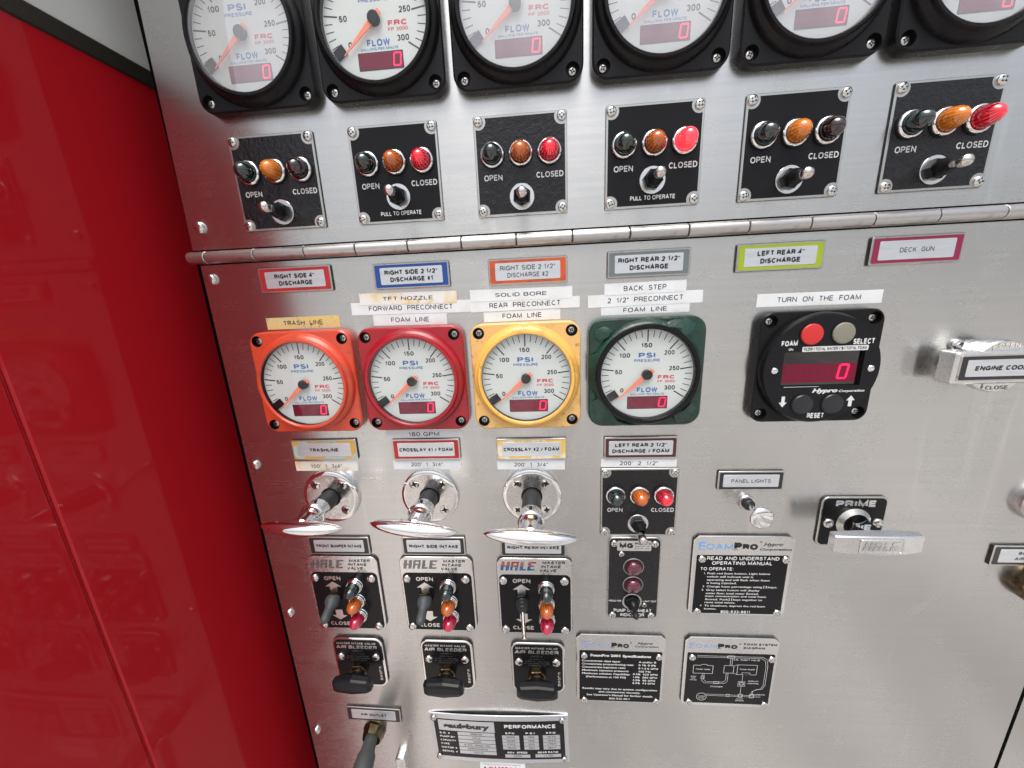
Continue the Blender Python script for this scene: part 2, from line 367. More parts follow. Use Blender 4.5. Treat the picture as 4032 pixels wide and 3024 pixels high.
GL = {
 'A': (.74, [[(0, 0), (.5, 1), (1, 0)], [(.2, .33), (.8, .33)]]),
 'B': (.64, [[(0, 0), (0, 1), (.5, 1)] + ARC(.56, .76, .36, .24, 90, -90) + [(0, .52)], [(.5, .52)] + ARC(.6, .26, .4, .26, 90, -90) + [(0, 0)]]),
 'C': (.70, [ARC(.52, .5, .52, .5, 42, 318, 18)]),
 'D': (.68, [[(0, 0), (0, 1), (.4, 1)] + ARC(.46, .5, .54, .5, 90, -90, 14) + [(0, 0)]]),
 'E': (.58, [[(1, 1), (0, 1), (0, 0), (1, 0)], [(0, .52), (.92, .52)]]), 'F': (.54, [[(1, 1), (0, 1), (0, 0)], [(0, .5), (.9, .5)]]),
 'G': (.74, [ARC(.52, .5, .52, .5, 42, 300, 16) + [(.98, .16), (.98, .46), (.56, .46)]]),
 'H': (.68, [[(0, 0), (0, 1)], [(1, 0), (1, 1)], [(0, .52), (1, .52)]]), 'I': (.02, [[(.5, 0), (.5, 1)]]),
 'J': (.48, [[(1, 1), (1, .3)] + ARC(.5, .3, .5, .3, 0, -180)]), 'K': (.68, [[(0, 0), (0, 1)], [(1, 1), (0, .36)], [(.34, .58), (1, 0)]]),
 'L': (.52, [[(0, 1), (0, 0), (1, 0)]]), 'M': (.80, [[(0, 0), (0, 1), (.5, .08), (1, 1), (1, 0)]]), 'N': (.68, [[(0, 0), (0, 1), (1, 0), (1, 1)]]),
 'O': (.78, [OV(.5, .5, .5, .5)]), 'P': (.60, [[(0, 0), (0, 1), (.55, 1)] + ARC(.58, .73, .42, .27, 90, -90) + [(0, .46)]]),
 'Q': (.78, [OV(.5, .5, .5, .5), [(.6, .26), (.98, -.03)]]), 'R': (.64, [[(0, 0), (0, 1), (.52, 1)] + ARC(.56, .74, .40, .26, 90, -90) + [(0, .48)], [(.5, .48), (.88, .36), (.96, 0)]]),
 'S': (.62, [ARC(.5, .745, .44, .255, 20, 262, 12) + ARC(.5, .255, .5, .255, 82, -160, 12)]),
 'T': (.62, [[(0, 1), (1, 1)], [(.5, 0), (.5, 1)]]), 'U': (.66, [[(0, 1), (0, .32)] + ARC(.5, .32, .5, .32, 180, 360, 12) + [(1, 1)]]),
 'V': (.68, [[(0, 1), (.5, 0), (1, 1)]]), 'W': (1.0, [[(0, 1), (.25, 0), (.5, 1), (.75, 0), (1, 1)]]), 'X': (.66, [[(0, 0), (1, 1)], [(0, 1), (1, 0)]]),
 'Y': (.68, [[(0, 1), (.5, .44), (1, 1)], [(.5, .44), (.5, 0)]]), 'Z': (.60, [[(0, 1), (1, 1), (0, 0), (1, 0)]]),
 '0': (.52, [OV(.5, .5, .5, .5)]), '1': (.28, [[(0, .74), (.6, .84), (.8, 1), (.8, 0)]]), '2': (.52, [ARC(.5, .70, .48, .30, 165, -30, 12) + [(.02, 0), (1, 0)]]),
 '3': (.52, [ARC(.48, .75, .44, .25, 150, -90, 10), ARC(.5, .26, .5, .26, 90, -150, 12)]), '4': (.54, [[(.74, 0), (.74, 1), (0, .28), (1, .28)]]),
 '5': (.52, [[(.92, 1), (.16, 1), (.08, .50)] + ARC(.5, .31, .5, .31, 130, -155, 14)]), '6': (.52, [ARC(.5, .6, .5, .4, 50, 180, 10) + [(0, .32)], OV(.5, .31, .5, .31)]),
 '7': (.52, [[(0, 1), (1, 1), (.36, 0)]]), '8': (.52, [OV(.5, .755, .43, .245), OV(.5, .265, .5, .265)]), '9': (.52, [ARC(.5, .4, .5, .4, 230, 360, 10) + [(1, .68)], OV(.5, .69, .5, .31)]),
 '.': (.02, [[(.5, -.02), (.5, .04)]]), ',': (.06, [[(.8, .05), (.2, -.14)]]), ':': (.02, [[(.5, .02), (.5, .1)], [(.5, .58), (.5, .66)]]), '-': (.26, [[(0, .4), (1, .4)]]),
 '/': (.32, [[(0, 0), (1, 1)]]), '"': (.16, [[(0, 1), (0, .74)], [(1, 1), (1, .74)]]), "'": (.02, [[(.5, 1), (.5, .74)]]), '|': (.02, [[(.5, 0), (.5, 1)]]),
 '#': (.52, [[(.22, 0), (.38, 1)], [(.62, 0), (.78, 1)], [(0, .34), (1, .34)], [(0, .68), (1, .68)]]), '%': (.80, [OV(.2, .76, .2, .24, 12), OV(.8, .24, .2, .24, 12), [(.2, 0), (.8, 1)]]),
 '(': (.16, [ARC(1.2, .45, 1.2, .62, 130, 230, 6)]), ')': (.16, [ARC(-.2, .45, 1.2, .62, 50, -50, 6)]), ' ': (.34, []) }
def ribbon(pts, t):
    """constant width strip with mitred joins"""
    closed = len(pts) > 3 and math.hypot(pts[0][0] - pts[-1][0], pts[0][1] - pts[-1][1]) < 1e-6
    P = [pts[0]] + [p for q, p in zip(pts, pts[1:]) if math.hypot(p[0] - q[0], p[1] - q[1]) > 1e-5]
    if closed: P = P[:-1]
    n = len(P); L = []; R = []
    for i in range(n):
        a = P[i - 1] if (i or closed) else None; b = P[(i + 1) % n] if (i < n - 1 or closed) else None
        d0 = d1 = None
        if a: l = math.hypot(P[i][0] - a[0], P[i][1] - a[1]); d0 = ((P[i][0] - a[0]) / l, (P[i][1] - a[1]) / l)
        if b: l = math.hypot(b[0] - P[i][0], b[1] - P[i][1]); d1 = ((b[0] - P[i][0]) / l, (b[1] - P[i][1]) / l)
        d0 = d0 or d1; d1 = d1 or d0
        nx, ny = -(d0[1] + d1[1]), d0[0] + d1[0]; l = math.hypot(nx, ny)
        if l < 1e-6: nx, ny, l = -d1[1], d1[0], 1
        nx /= l; ny /= l; k = max(nx * -d1[1] + ny * d1[0], 0.42); w = t / 2 / k
        L.append((P[i][0] + nx * w, P[i][1] + ny * w)); R.append((P[i][0] - nx * w, P[i][1] - ny * w))
    fs = [[n + i, n + (i + 1) % n, (i + 1) % n, i] for i in range(n if closed else n - 1)]
    return L + R, fs
def stroke_text(s, t):
    x = 0.0; vs = []; fs = []; k = 0
    for c in s:
        wd, strokes = GL[c]
        for st in strokes:
            P = [(x + px * wd, t / 2 + py * (1 - t)) for px, py in st]
            v, f = ribbon(P, t); b = len(vs); k += 1
            vs += [(q[0], q[1], 0.004 * (k % 4)) for q in v]; fs += [[b + i for i in ff] for ff in f]
        x += wd + (0.20 + t * 0.62 if c != ' ' else 0.12)
    return vs, fs
def text(mb, s, cx, cy, cap, width=None, z=0.0, m=None, bold=0.0, shear=0.0, rot=0.0, left=None, clip=None):
    """cap height box centred on cy; width fitted when given; left = x of left edge instead of centre"""
    if s and all(c in GL for c in s):
        t = 0.135 + bold * 2.9
        k = (s, 'S', t)
        if k not in TC: TC[k] = stroke_text(s, t)
        vs, fs = TC[k]; y0, y1 = 0.0, 1.0
        vs = [(v[0] + shear * v[1], v[1], v[2]) for v in vs]
    else:
        vs, fs = glyphs(s, bold, shear); y0, y1 = caph(bold)
        vs = [(v[0], v[1], 0) for v in vs]
    if not vs: return
    xa = min(v[0] for v in vs); xb = max(v[0] for v in vs)
    sy = cap / (y1 - y0); sx = width / (xb - xa) if width else sy
    ox = (xa if left is not None else (xa + xb) / 2)
    c, n = math.cos(rot), math.sin(rot); bx = left if left is not None else cx
    out = []
    for v in vs:
        x = (v[0] - ox) * sx; y = (v[1] - (y0 + y1) / 2) * sy
        out.append((bx + x * c - y * n, cy + x * n + y * c, z + v[2]))
    mb.add(out, fs, m)
def arrow(mb, cx, cy, w, h, z, m, up=True, stem=0.45, z1=None):
    s = 1 if up else -1; hw = w / 2; hh = h / 2; t = w * stem / 2
    p = [(cx, cy + s * hh), (cx - hw, cy + s * (hh - h * 0.45)), (cx - t, cy + s * (hh - h * 0.45)), (cx - t, cy - s * hh),
         (cx + t, cy - s * hh), (cx + t, cy + s * (hh - h * 0.45)), (cx + hw, cy + s * (hh - h * 0.45))]
    mb.poly(p, z, m)
def line(mb, pts, wd, z, m):
    for a, b in zip(pts, pts[1:]):
        d = Vector((b[0] - a[0], b[1] - a[1])); L = d.length
        if L < 1e-6: continue
        d /= L; n = Vector((-d.y, d.x)) * wd / 2; e = d * wd / 2 * 0.9
        A = (a[0] - e.x, a[1] - e.y); B = (b[0] + e.x, b[1] + e.y)
        mb.add([(A[0] - n.x, A[1] - n.y, z), (B[0] - n.x, B[1] - n.y, z), (B[0] + n.x, B[1] + n.y, z), (A[0] + n.x, A[1] + n.y, z)], [[0, 1, 2, 3]], m)

# ------------------------------------------------------------------ shared small parts
def screw_mesh(r=3.1, h=1.9, m=SCREW, name='screw', flat=False):
    b = MB()
    if flat: b.lathe([(r, -0.3), (r, 0.15), (r * 0.93, 0.35), (0, 0.5)], m, 24); zt = 0.42
    else: b.lathe([(r, 0), (r, h * 0.35), (r * 0.94, h * 0.6), (r * 0.78, h * 0.84), (r * 0.5, h * 0.96), (0, h)], m, 24); zt = h * 0.93
    q = r * 0.17; L = r * 0.62
    for a in (0, 90):
        M = Matrix.Rotation(math.radians(a), 4, 'Z')
        pts = [(-L, -q * 0.5), (-q * 1.6, -q * 1.25), (q * 1.6, -q * 1.25), (L, -q * 0.5), (L, q * 0.5), (q * 1.6, q * 1.25), (-q * 1.6, q * 1.25), (-L, q * 0.5)]
        b.prism(pts, zt - 0.5, zt + 0.09 + (0.005 if a else 0), RECESS, M=M)
    return b.mesh(name)
PAN = screw_mesh(3.4, 2.0); PANBIG = screw_mesh(4.4, 2.6); FLATS = screw_mesh(4.7, 1, flat=True)
BEZSCREW = screw_mesh(3.0, 1.6, RECSCREW); EDGE = screw_mesh(4.6, 3.2); HALESC = screw_mesh(4.3, 2.8)
PROSC = screw_mesh(3.5, 2.4); SMALLSC = screw_mesh(2.8, 1.8)
def screw(parent, me, x, y, z, name='corner_screw'):
    return part(name, me, parent, x, y, z, random.uniform(0, PI / 2))

def dome(r, z0, h, straight=0.3, n=7):
    pr = [(r, z0), (r, z0 + h * straight)]
    for i in range(1, n + 1):
        a = PI / 2 * i / n; pr.append((r * math.cos(a) if i < n else 0, z0 + h * straight + (h * (1 - straight)) * math.sin(a)))
    return pr
LENSES = {}
def lens_mesh(m, r, z0, h, fl=True):
    k = (m.name, r, z0, h)
    if k not in LENSES:
        b = MB(); b.lathe(dome(r, z0, h), m, 40 if fl else 28, flute=0.05 if fl else 0); LENSES[k] = b.mesh('lens', 60)
    return LENSES[k]
def ring_mesh():
    b = MB(); b.lathe([(9.1, 0), (9.1, 1.3), (8.8, 1.7)], RUBBER, 36)
    b.lathe([(8.8, 0), (8.8, 1.9), (8.3, 2.6), (7.6, 2.9), (6.9, 2.5), (6.7, 1.0)], CHROME, 36)
    return b.mesh('chrome_bezel', 50)
RING = ring_mesh()
def lamp(parent, x, y, z, m, h=13.0, fl=True, tilt=None):
    r = part('indicator_light', RING, parent, x, y, z)
    part('lens', lens_mesh(m, 6.7, 1.6, h, fl), r, rot=tilt)
    return r
def washer_mesh():
    b = MB(); b.prism(circ(9.3, 40), 0, 0.9, SILPRINT, circ(9.0, 40), 0.3, holes=[circ(5.5, 24)]); return b.mesh('washer_ring')
WASH = washer_mesh()
def nut_mesh():
    b = MB(); b.prism(circ(7.0, 6, a0=0.3), 0.5, 4.5, BLACKM, circ(6.3, 6, a0=0.3), 0.7)
    b.lathe([(5.6, 4.4), (5.6, 7), (5.2, 8.4), (4.2, 9.8), (3.6, 12), (3.1, 13.2), (2.5, 13.5)], BLACKM, 24); return b.mesh('rubber_boot', 30)
NUT = nut_mesh()
def lever_part(parent, dx, dy, L=27.0, m=LEVER, big=3.7, z0=11.5):
    b = MB(); h = math.hypot(dx, dy, L) - z0 * 0
    b.lathe([(2.1, 7), (2.1, h - 12), (2.6, h - 9), (3.3, h - 6.3), (big, h - 3.4), (big * 0.93, h - 1.4), (big * 0.66, h - 0.2), (big * 0.3, h + 0.4), (0, h + 0.5)], m, 24)
    q = Vector((dx, dy, L)).to_track_quat('Z', 'Y').to_euler()
    return bpart('lever', b, parent, rot=q)
def toggle(parent, x, y, z, dx, dy, L=25.0):
    t = part('toggle_switch', NUT, parent, x, y, z)
    t.rotation_euler = (0, 0, random.uniform(0, 1))
    part('washer_ring', WASH, t)
    rz = t.rotation_euler[2]; c, s = math.cos(-rz), math.sin(-rz)
    lever_part(t, dx * c - dy * s, dx * s + dy * c, L)
    return t

# ------------------------------------------------------------------ setting: ground, panels, truck body
b = MB(); N = 8
g = bpy.data.meshes.new('ground'); g.from_pydata([(-60, -60, 0), (60, -60, 0), (60, 60, 0), (-60, 60, 0)], [], [[0, 1, 2, 3]]); g.materials.append(CONC)
go = bpy.data.objects.new('ground', g); COL.objects.link(go); go['kind'] = 'structure'

COLS = [-206.0, -111.3, -16.8, 78.1, 172.9, 267.6]
up_ = thing('upper_instrument_panel', 'brushed stainless panel above the long hinge, carrying the black gauges and the six switch plates', 'panel', 0, 0)
b = MB(); b.prism([(-290.5, 33.2), (446, 33.2), (446, 420), (-283.5, 420), (-285.5, 250), (-287.5, 180)], -3, 0, STEEL, back=True)
bpart('panel_sheet', b, up_)
part('edge_screw', EDGE, up_, -279.5, 50.5, 0, 0.4)
lo_ = thing('lower_instrument_panel', 'large brushed stainless panel below the long hinge, with slot-free edge screws down its left side', 'panel', 0, 0)
lo_['label'] = 'large brushed stainless panel below the long hinge, with four screws down its left edge'
b = MB(); b.box(-287.0, 444, -760, 21.2, -3, 0, STEEL); bpart('panel_sheet', b, lo_)
for v in (9.9, -160.1, -331.6, -498.6): part('edge_screw', EDGE, lo_, -279.3, v, 0, random.uniform(0, 1.5))
ad = thing('neighbouring_panel', 'stainless panel past the dark vertical joint at the lower right corner', 'panel', 0, 0)
b = MB(); b.box(446.5, 900, -760, 420, -3, 0.8, STEEL); bpart('panel_sheet', b, ad)
pb = thing('pump_compartment', 'dark pump compartment body behind the stainless panels', 'truck body', 0, 0)
b = MB(); b.box(-276, 900, -1000, 700, -420, -6, DARKBODY_SHADE); bpart('compartment_shell', b, pb)
b = MB(); b.box(-276, 446, 21.8, 32.2, -6, -3.5, DARKBODY_SHADE); bpart('joint_backing', b, pb)

hg = thing('piano_hinge', 'long satin steel piano hinge running between the upper and lower panels', 'hinge', 0, 0)
seams = [-292.3, -276.4] + [-234.1 + 42.35 * k for k in range(16)]
def knuckle(L):
    b = MB(); P = [(0, -L / 2 + 0.35), (4.35, -L / 2 + 0.35), (4.85, -L / 2 + 0.85), (4.85, L / 2 - 0.85), (4.35, L / 2 - 0.35), (0, L / 2 - 0.35)]
    b.lathe(P, HINGE, 28, M=Matrix.Rotation(PI / 2, 4, 'Y')); return b.mesh('knuckle', 30)
kn = knuckle(42.35)
for a, c in zip(seams, seams[1:]):
    L = c - a; part('knuckle', kn if abs(L - 42.35) < 0.1 else knuckle(L), hg, (a + c) / 2, 26.9, 2.6)
b = MB(); b.tube([(-291, 26.9, 2.6), (445, 26.9, 2.6)], 3.4, RECESS, 12); bpart('hinge_pin', b, hg)
b = MB(); b.box(-286, 444, 22.4, 31.2, -3.4, -0.6, HINGE); bpart('hinge_leaf', b, hg)

# truck cab: rear wall at u = -335, perpendicular to the panel; red below, rubber seal, pale upper part
CU = -335.0
cab = thing('fire_truck_cab', 'gloss red truck cab wall beside the panel, pale above a black rubber seal', 'truck cab', CU, 0)
def slab(v0, v1, w0, w1, m, name, depth=40, r=2.0, label=None, off=0.0):
    # slab facing +u ; local x = w, y = v, z = +u
    b = MB(); b.rprism(w1 - w0, v1 - v0, r, -depth, 0, m, ch=min(r, 1.2), cx=(w0 + w1) / 2, cy=(v0 + v1) / 2)
    o = bpart(name, b, cab, label=label)
    # x(local)->w (parent z), y->y, z->parent x
    o.matrix_local = Matrix(((0, 0, 1, off * MM), (0, 1, 0, 0), (-1, 0, 0, 0), (0, 0, 0, 1))) if False else Matrix(((0, 0, 1, off * MM), (0, 1, 0, 0), (1, 0, 0, 0), (0, 0, 0, 1)))
    return o
slab(-1150, 174, -420, 105.5, CABRED, 'red_wall_panel')
slab(-1150, 174, 107.1, 180, CABRED, 'red_corner_panel')
slab(-1150, 174, 104, 109, CABRED, 'panel_joint', off=-2.0, depth=20, r=0.4)
slab(186, 900, -420, 180, CABWHITE, 'pale_upper_panel')
slab(173.2, 186.8, -420, 181, SEAL, 'rubber_seal', off=1.2, depth=30, r=3)
b = MB(); b.box(-334, -277, -1150, 900, -60, -47.5, DARKBODY_SHADE); bpart('gap_shade_sheet', b, pb)  # added black sheet standing for the deep shade in the gap
# the outer side of the cab, turning the corner
b = MB()
for v0, v1, m in ((-1150, 174, CABRED), (186, 900, CABWHITE)):
    arc = [(-1800.0, 188.0)] + [(-8 + 8 * math.sin(math.radians(t)), 180 + 8 * math.cos(math.radians(t))) for t in range(0, 91, 15)]
    n = len(arc); vs = [(p[0] - 0.6, v0, p[1]) for p in arc] + [(p[0] - 0.6, v1, p[1]) for p in arc]
    b.add(vs, [[i, i + 1, n + i + 1, n + i] for i in range(n - 1)], m)
bpart('outer_side_panel', b, cab)

# ------------------------------------------------------------------ gauges
def dial_parts():
    D = {}
    z = 11.0
    b = MB(); b.poly(circ(35.9, 64), z, DIAL); D['dial_face'] = b.mesh('dial_face')
    b = MB()
    for k in range(31):
        a = math.radians(213 - 246 * k / 30.0); mj = k % 5 == 0
        if k == 0: continue
        r0, r1, wd = (26.4, 34.9, 1.0) if mj else (29.8, 34.9, 0.6)
        c, s = math.cos(a), math.sin(a); line(b, [(r0 * c, r0 * s), (r1 * c, r1 * s)], wd, z + 0.06, BLACKINK)
    for s_, x, y in (('50', -21.8, 2.3), ('100', -17.2, 15.6), ('150', -0.6, 23.2), ('200', 16.6, 17.0), ('250', 20.9, 4.4), ('300', 18.4, -11.3), ('0', -18.9, -12.8)):
        text(b, s_, x, y, 3.6, len(s_) * 2.75, z + 0.06, BLACKINK, bold=0.03)
    D['scale_markings'] = b.mesh('scale_markings')
    b = MB()
    text(b, 'PSI', -0.2, 15.3, 4.1, 12.8, z + 0.07, BLUEINK, bold=0.035)
    text(b, 'PRESSURE', 0, 11.2, 2.2, 19.8, z + 0.07, BLUEINK, bold=0.02)
    text(b, 'FLOW', 1.0, -12.8, 4.1, 16.2, z + 0.07, BLUEINK, bold=0.04)
    text(b, 'GALLONS PER MINUTE', 1.2, -16.4, 1.6, 26.4, z + 0.07, BLUEINK, bold=0.02)
    D['blue_lettering'] = b.mesh('blue_lettering')
    b = MB()
    text(b, 'FRC', 15.3, -2.6, 3.1, 13.0, z + 0.07, REDINK, bold=0.04)
    text(b, 'FP 3000', 15.4, -6.1, 2.1, 13.6, z + 0.07, REDINK, bold=0.02)
    D['red_lettering'] = b.mesh('red_lettering')
    b = MB(); b.rprism(31.8, 10.6, 0.7, z - 0.3, z + 0.22, BLACKINK, ch=0.1, cx=1.4, cy=-23.4)
    b.poly(rr(30.6, 9.4, 0.4, 1.4, -23.4), z + 0.26, REDWIN); D['display_window'] = b.mesh('display_window')
    b = MB(); seg7(b, 13.1, -23.3, 4.7, 7.3, 0.95, z + 0.32, LED); D['lit_digit'] = b.mesh('lit_digit')
    b = MB(); a = math.radians(213); M = Matrix.Rotation(a, 4, 'Z')
    b.box(27.4, 35.2, -3.2, 3.2, z, z + 1.6, BLACKP, M=M, ch=0.3); D['stop_block'] = b.mesh('stop_block')
    b = MB(); a = math.radians(221); M = Matrix.Rotation(a, 4, 'Z') @ Matrix.Translation((0, 0, z + 2.0))
    b.prism([(-5.8, -1.5), (-5.0, -2.0), (0, -2.1), (30.3, -0.25), (30.3, 0.25), (0, 2.1), (-5.0, 2.0), (-5.8, 1.5)], 0, 0.5, NEEDLE, M=M, back=True); D['needle'] = b.mesh('needle')
    b = MB(); b.lathe([(3.9, z + 0.1), (3.9, z + 3.4), (3.5, z + 3.8), (0, z + 3.9)], BLACKP, 28); D['hub_cap'] = b.mesh('hub_cap')
    b = MB(); b.lathe([(36.1, 14.6), (28, 15.0), (16, 15.25), (0, 15.35)], GLASS, 48); D['glass'] = b.mesh('glass', 60)
    b = MB(); b.lathe([(36.1, 14.6), (28, 15.0), (16, 15.25), (0, 15.35)], GLASS_GLARE, 48); D['hazed'] = b.mesh('glass', 60)  # same dome, with sky glare painted on as haze
    return D
def seg7(b, cx, cy, w, h, t, z, m, chars='abcdef', sh=0.12):
    def P(x, y): return (cx + x + sh * y, cy + y)
    hw, hh = w / 2, h / 2; g_ = t * 0.55
    segs = {'a': ((-hw, hh), (hw, hh)), 'g': ((-hw, 0), (hw, 0)), 'd': ((-hw, -hh), (hw, -hh)), 'f': ((-hw, 0), (-hw, hh)), 'b': ((hw, 0), (hw, hh)), 'e': ((-hw, -hh), (-hw, 0)), 'c': ((hw, -hh), (hw, 0))}
    for c in chars:
        (x0, y0), (x1, y1) = segs[c]; dx, dy = x1 - x0, y1 - y0; L = math.hypot(dx, dy); dx /= L; dy /= L
        line(b, [P(x0 + dx * g_, y0 + dy * g_), P(x1 - dx * g_, y1 - dy * g_)], t, z, m)
DP = dial_parts()
def bezel_meshes(mp, mr, inner=None):
    hs = [circ(4.7, 24, sx * 37.25, sy * 37.25) for sx in (1, -1) for sy in (1, -1)]
    b = MB(); b.prism(rr(89.4, 89.4, 11), 0, 8, mp, rr(87.2, 87.2, 10), 1.1, holes=hs, hz=4.4, hm=BLACKP if mp is not BLACKP else mp)
    plate = b.mesh('mounting_plate', 35)
    b = MB()
    b.lathe([(43.6, 7.9), (43.2, 9.2), (42.6, 10.8), (41.4, 12.2), (40.0, 12.9), (39.5, 13.6), (39.2, 15.2), (38.6, 16)] if inner is None else [(43.6, 7.9), (43.0, 10.0), (41.8, 12.2), (40.2, 13.2)], mr, 72)
    if inner is None: b.lathe([(38.6, 16), (37.0, 16.1), (36.4, 15.5), (36.1, 14.6)], mr, 72)
    else: b.lathe([(40.2, 11), (40.2, 15.4), (39.5, 16.4), (37.0, 16.4), (36.4, 15.7), (36.1, 14.6)], inner, 72)
    b.lathe([(36.1, 14.6), (35.9, 10.5)], BLACKP, 72)
    return plate, b.mesh('bezel_ring', 35)
BLKB = bezel_meshes(BLACKP, BLACKP)
def gauge(u, v, label, group, meshes, screws=True, hazed=False):
    t = thing('pressure_gauge', label, 'gauge', u, v, 0, 0, group)
    part('mounting_plate', meshes[0], t); part('bezel_ring', meshes[1], t)
    if screws:
        for sx in (1, -1):
            for sy in (1, -1): screw(t, BEZSCREW, sx * 37.25, sy * 37.25, 4.5)
    for k, me in DP.items():
        if k == 'hazed' or (k == 'glass' and hazed): continue
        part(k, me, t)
    if hazed: part('glass', DP['hazed'], t)
    return t
TOPL = ['black gauge at the far left of the top row, nearest the red cab',
        'black gauge second from the left in the top row',
        'black gauge third from the left in the top row',
        'black gauge of the top row, above the plate with the pinkish brightest lamp',
        'black gauge second from the right in the top row',
        'black gauge cut off by the top right corner']
for x, lb in zip([-206.3, -111.4, -16.7, 78.3, 173.5, 268.4], TOPL):
    gauge(x, 170.0, lb, 'black gauges in the top row', BLKB, hazed=x != -111.4)

def painted(name, c, c2, scr, rough=0.34):
    return mat(name, c, 0, rough, coat=0.25, var=[((26, 26, 26), c2, 0.4, 0.72), ((55, 40, 60), scr, 0.56, 0.80), ((170, 150, 170), scr, 0.60, 0.74)], bump=((400, 400, 400), 0.04, 3))
ORANGE = painted('faded_orange_red_paint', hexc(206, 66, 38), hexc(198, 78, 56), hexc(160, 66, 50))
CRIM = painted('crimson_paint', hexc(160, 14, 32), hexc(150, 16, 32), hexc(120, 25, 35))
GOLD = painted('worn_gold_paint', hexc(222, 178, 104), hexc(214, 172, 112), hexc(140, 98, 52), 0.4)
GOLDR = painted('yellow_paint', hexc(232, 182, 88), hexc(226, 176, 94), hexc(180, 130, 60), 0.4)
GREEN = mat('dark_green_tape', hexc(14, 56, 44), 0, 0.36, coat=0.2, var=((60, 60, 60), hexc(8, 38, 32), 0.4, 0.7), bump=((70, 70, 70), 1.6, 4))
gauge(-208.0, -80.0, 'small gauge in a faded orange-red square bezel below the TRASH LINE tape', 'colour-coded gauges', bezel_meshes(ORANGE, ORANGE))
gauge(-113.3, -80.0, 'gauge in a crimson square bezel between the orange-red and the gold ones', 'colour-coded gauges', bezel_meshes(CRIM, CRIM))
gauge(-18.5, -80.2, 'gauge in a worn gold square bezel with rust-brown screw holes', 'colour-coded gauges', bezel_meshes(GOLD, GOLDR))
def green_bezel():
    b = MB(); b.prism(rr(90, 89, 12), 0, 8.4, GREEN, rr(87.5, 86.5, 10.5), 1.4)
    plate = b.mesh('mounting_plate', 40)
    return plate, bezel_meshes(GREEN, GREEN, BLACKP)[1]
tg = gauge(77.2, -79.8, 'gauge wrapped in torn dark green tape around a black ring, right of the gold one', 'colour-coded gauges', green_bezel(), screws=False)
# torn flaps of green tape
def flap(pts, zs, name='tape_flap'):
    b = MB(); n = len(pts); c = (sum(p[0] for p in pts) / n, sum(p[1] for p in pts) / n)
    vs = [(p[0], p[1], z) for p, z in zip(pts, zs)] + [(c[0], c[1], max(zs) + 0.7)] + [(p[0], p[1], z - 0.35) for p, z in zip(pts, zs)]
    fs = [[i, (i + 1) % n, n] for i in range(n)] + [[i, n + 1 + i, n + 1 + (i + 1) % n, (i + 1) % n] for i in range(n)]
    b.add(vs, fs, GREEN); bpart(name, b, tg)
flap([(8, 38), (18, 42), (30, 43), (36, 38), (33, 31), (26, 28), (22, 33), (14, 36)], [13, 10, 9, 9.5, 12, 14, 13.5, 13.5])
flap([(-40, 37), (-33, 39), (-27, 36), (-30, 31), (-36, 28), (-41, 31)], [9, 10, 10.5, 12, 11, 9])
flap([(-45.5, 16), (-38, 19), (-37, 2), (-40, -14), (-45.5, -8)], [8.8, 12, 13, 12, 8.8])
flap([(-42, -22), (-36, -18), (-26, -33), (-20, -41), (-32, -43), (-40, -36)], [9, 12.5, 12.8, 9.5, 9, 9])
flap([(22, -34), (30, -30), (36, -24), (41, -30), (36, -40), (26, -42)], [13, 13.5, 12, 9.2, 9, 9])
flap([(-24, -38), (-15, -41), (-4, -43), (-12, -44), (-24, -43.5)], [11, 12, 11, 8.8, 8.8])

# ------------------------------------------------------------------ open/closed switch plates
def ear_outline():
    h = 32.2; R = 5.3; P = []
    for (sx, sy) in ((1, 1), (-1, 1), (-1, -1), (1, -1)):
        c = (sx * 30, sy * 30); d = math.sqrt(max(R * R - 2.2 * 2.2, 0))
        a = (sx * h, sy * (30 - d)); e = (sx * (30 - d), sy * h)
        a0 = math.atan2(a[1] - c[1], a[0] - c[0]); a1 = math.atan2(e[1] - c[1], e[0] - c[0])
        dl = a1 - a0
        # go the inner way round
        mid = math.atan2(-sy, -sx)
        while dl > PI: dl -= 2 * PI
        while dl < -PI: dl += 2 * PI
        m_ = a0 + dl / 2
        if math.cos(m_ - mid) < 0: dl = dl - 2 * PI if dl > 0 else dl + 2 * PI
        seq = [(c[0] + R * math.cos(a0 + dl * i / 8), c[1] + R * math.sin(a0 + dl * i / 8)) for i in range(9)]
        if (sx, sy) in ((-1, 1), (1, -1)): seq = seq[::-1]
        P += seq
    return P
b = MB(); b.rprism(67.6, 67.6, 1.2, 0, 1.5, PLATESIL, ch=0.3, ms=SIDE); PLATE = b.mesh('backing_plate')
EO = ear_outline()
def face_mesh(m):
    b = MB(); b.wall(EO, 1.4, EO, 1.62, m); b.poly(EO, 1.62, m); return b.mesh('enamel_face')
FACE_W, FACE_S = face_mesh(ENAMEL), face_mesh(ENAMEL_S)
def lett(pull, wide=1.0):
    b = MB(); text(b, 'OPEN', -20.9, -7.0, 4.0, 13.6, 1.68, WHITE, bold=0.02); text(b, 'CLOSED', 21.0, -7.0, 4.0, 19.8, 1.68, WHITE, bold=0.02)
    if pull: text(b, 'PULL TO OPERATE', 0.5, -27.2, 3.0, 32.0, 1.68, WHITE, bold=0.02)
    return b.mesh('lettering')
LET0, LET1 = lett(False), lett(True)
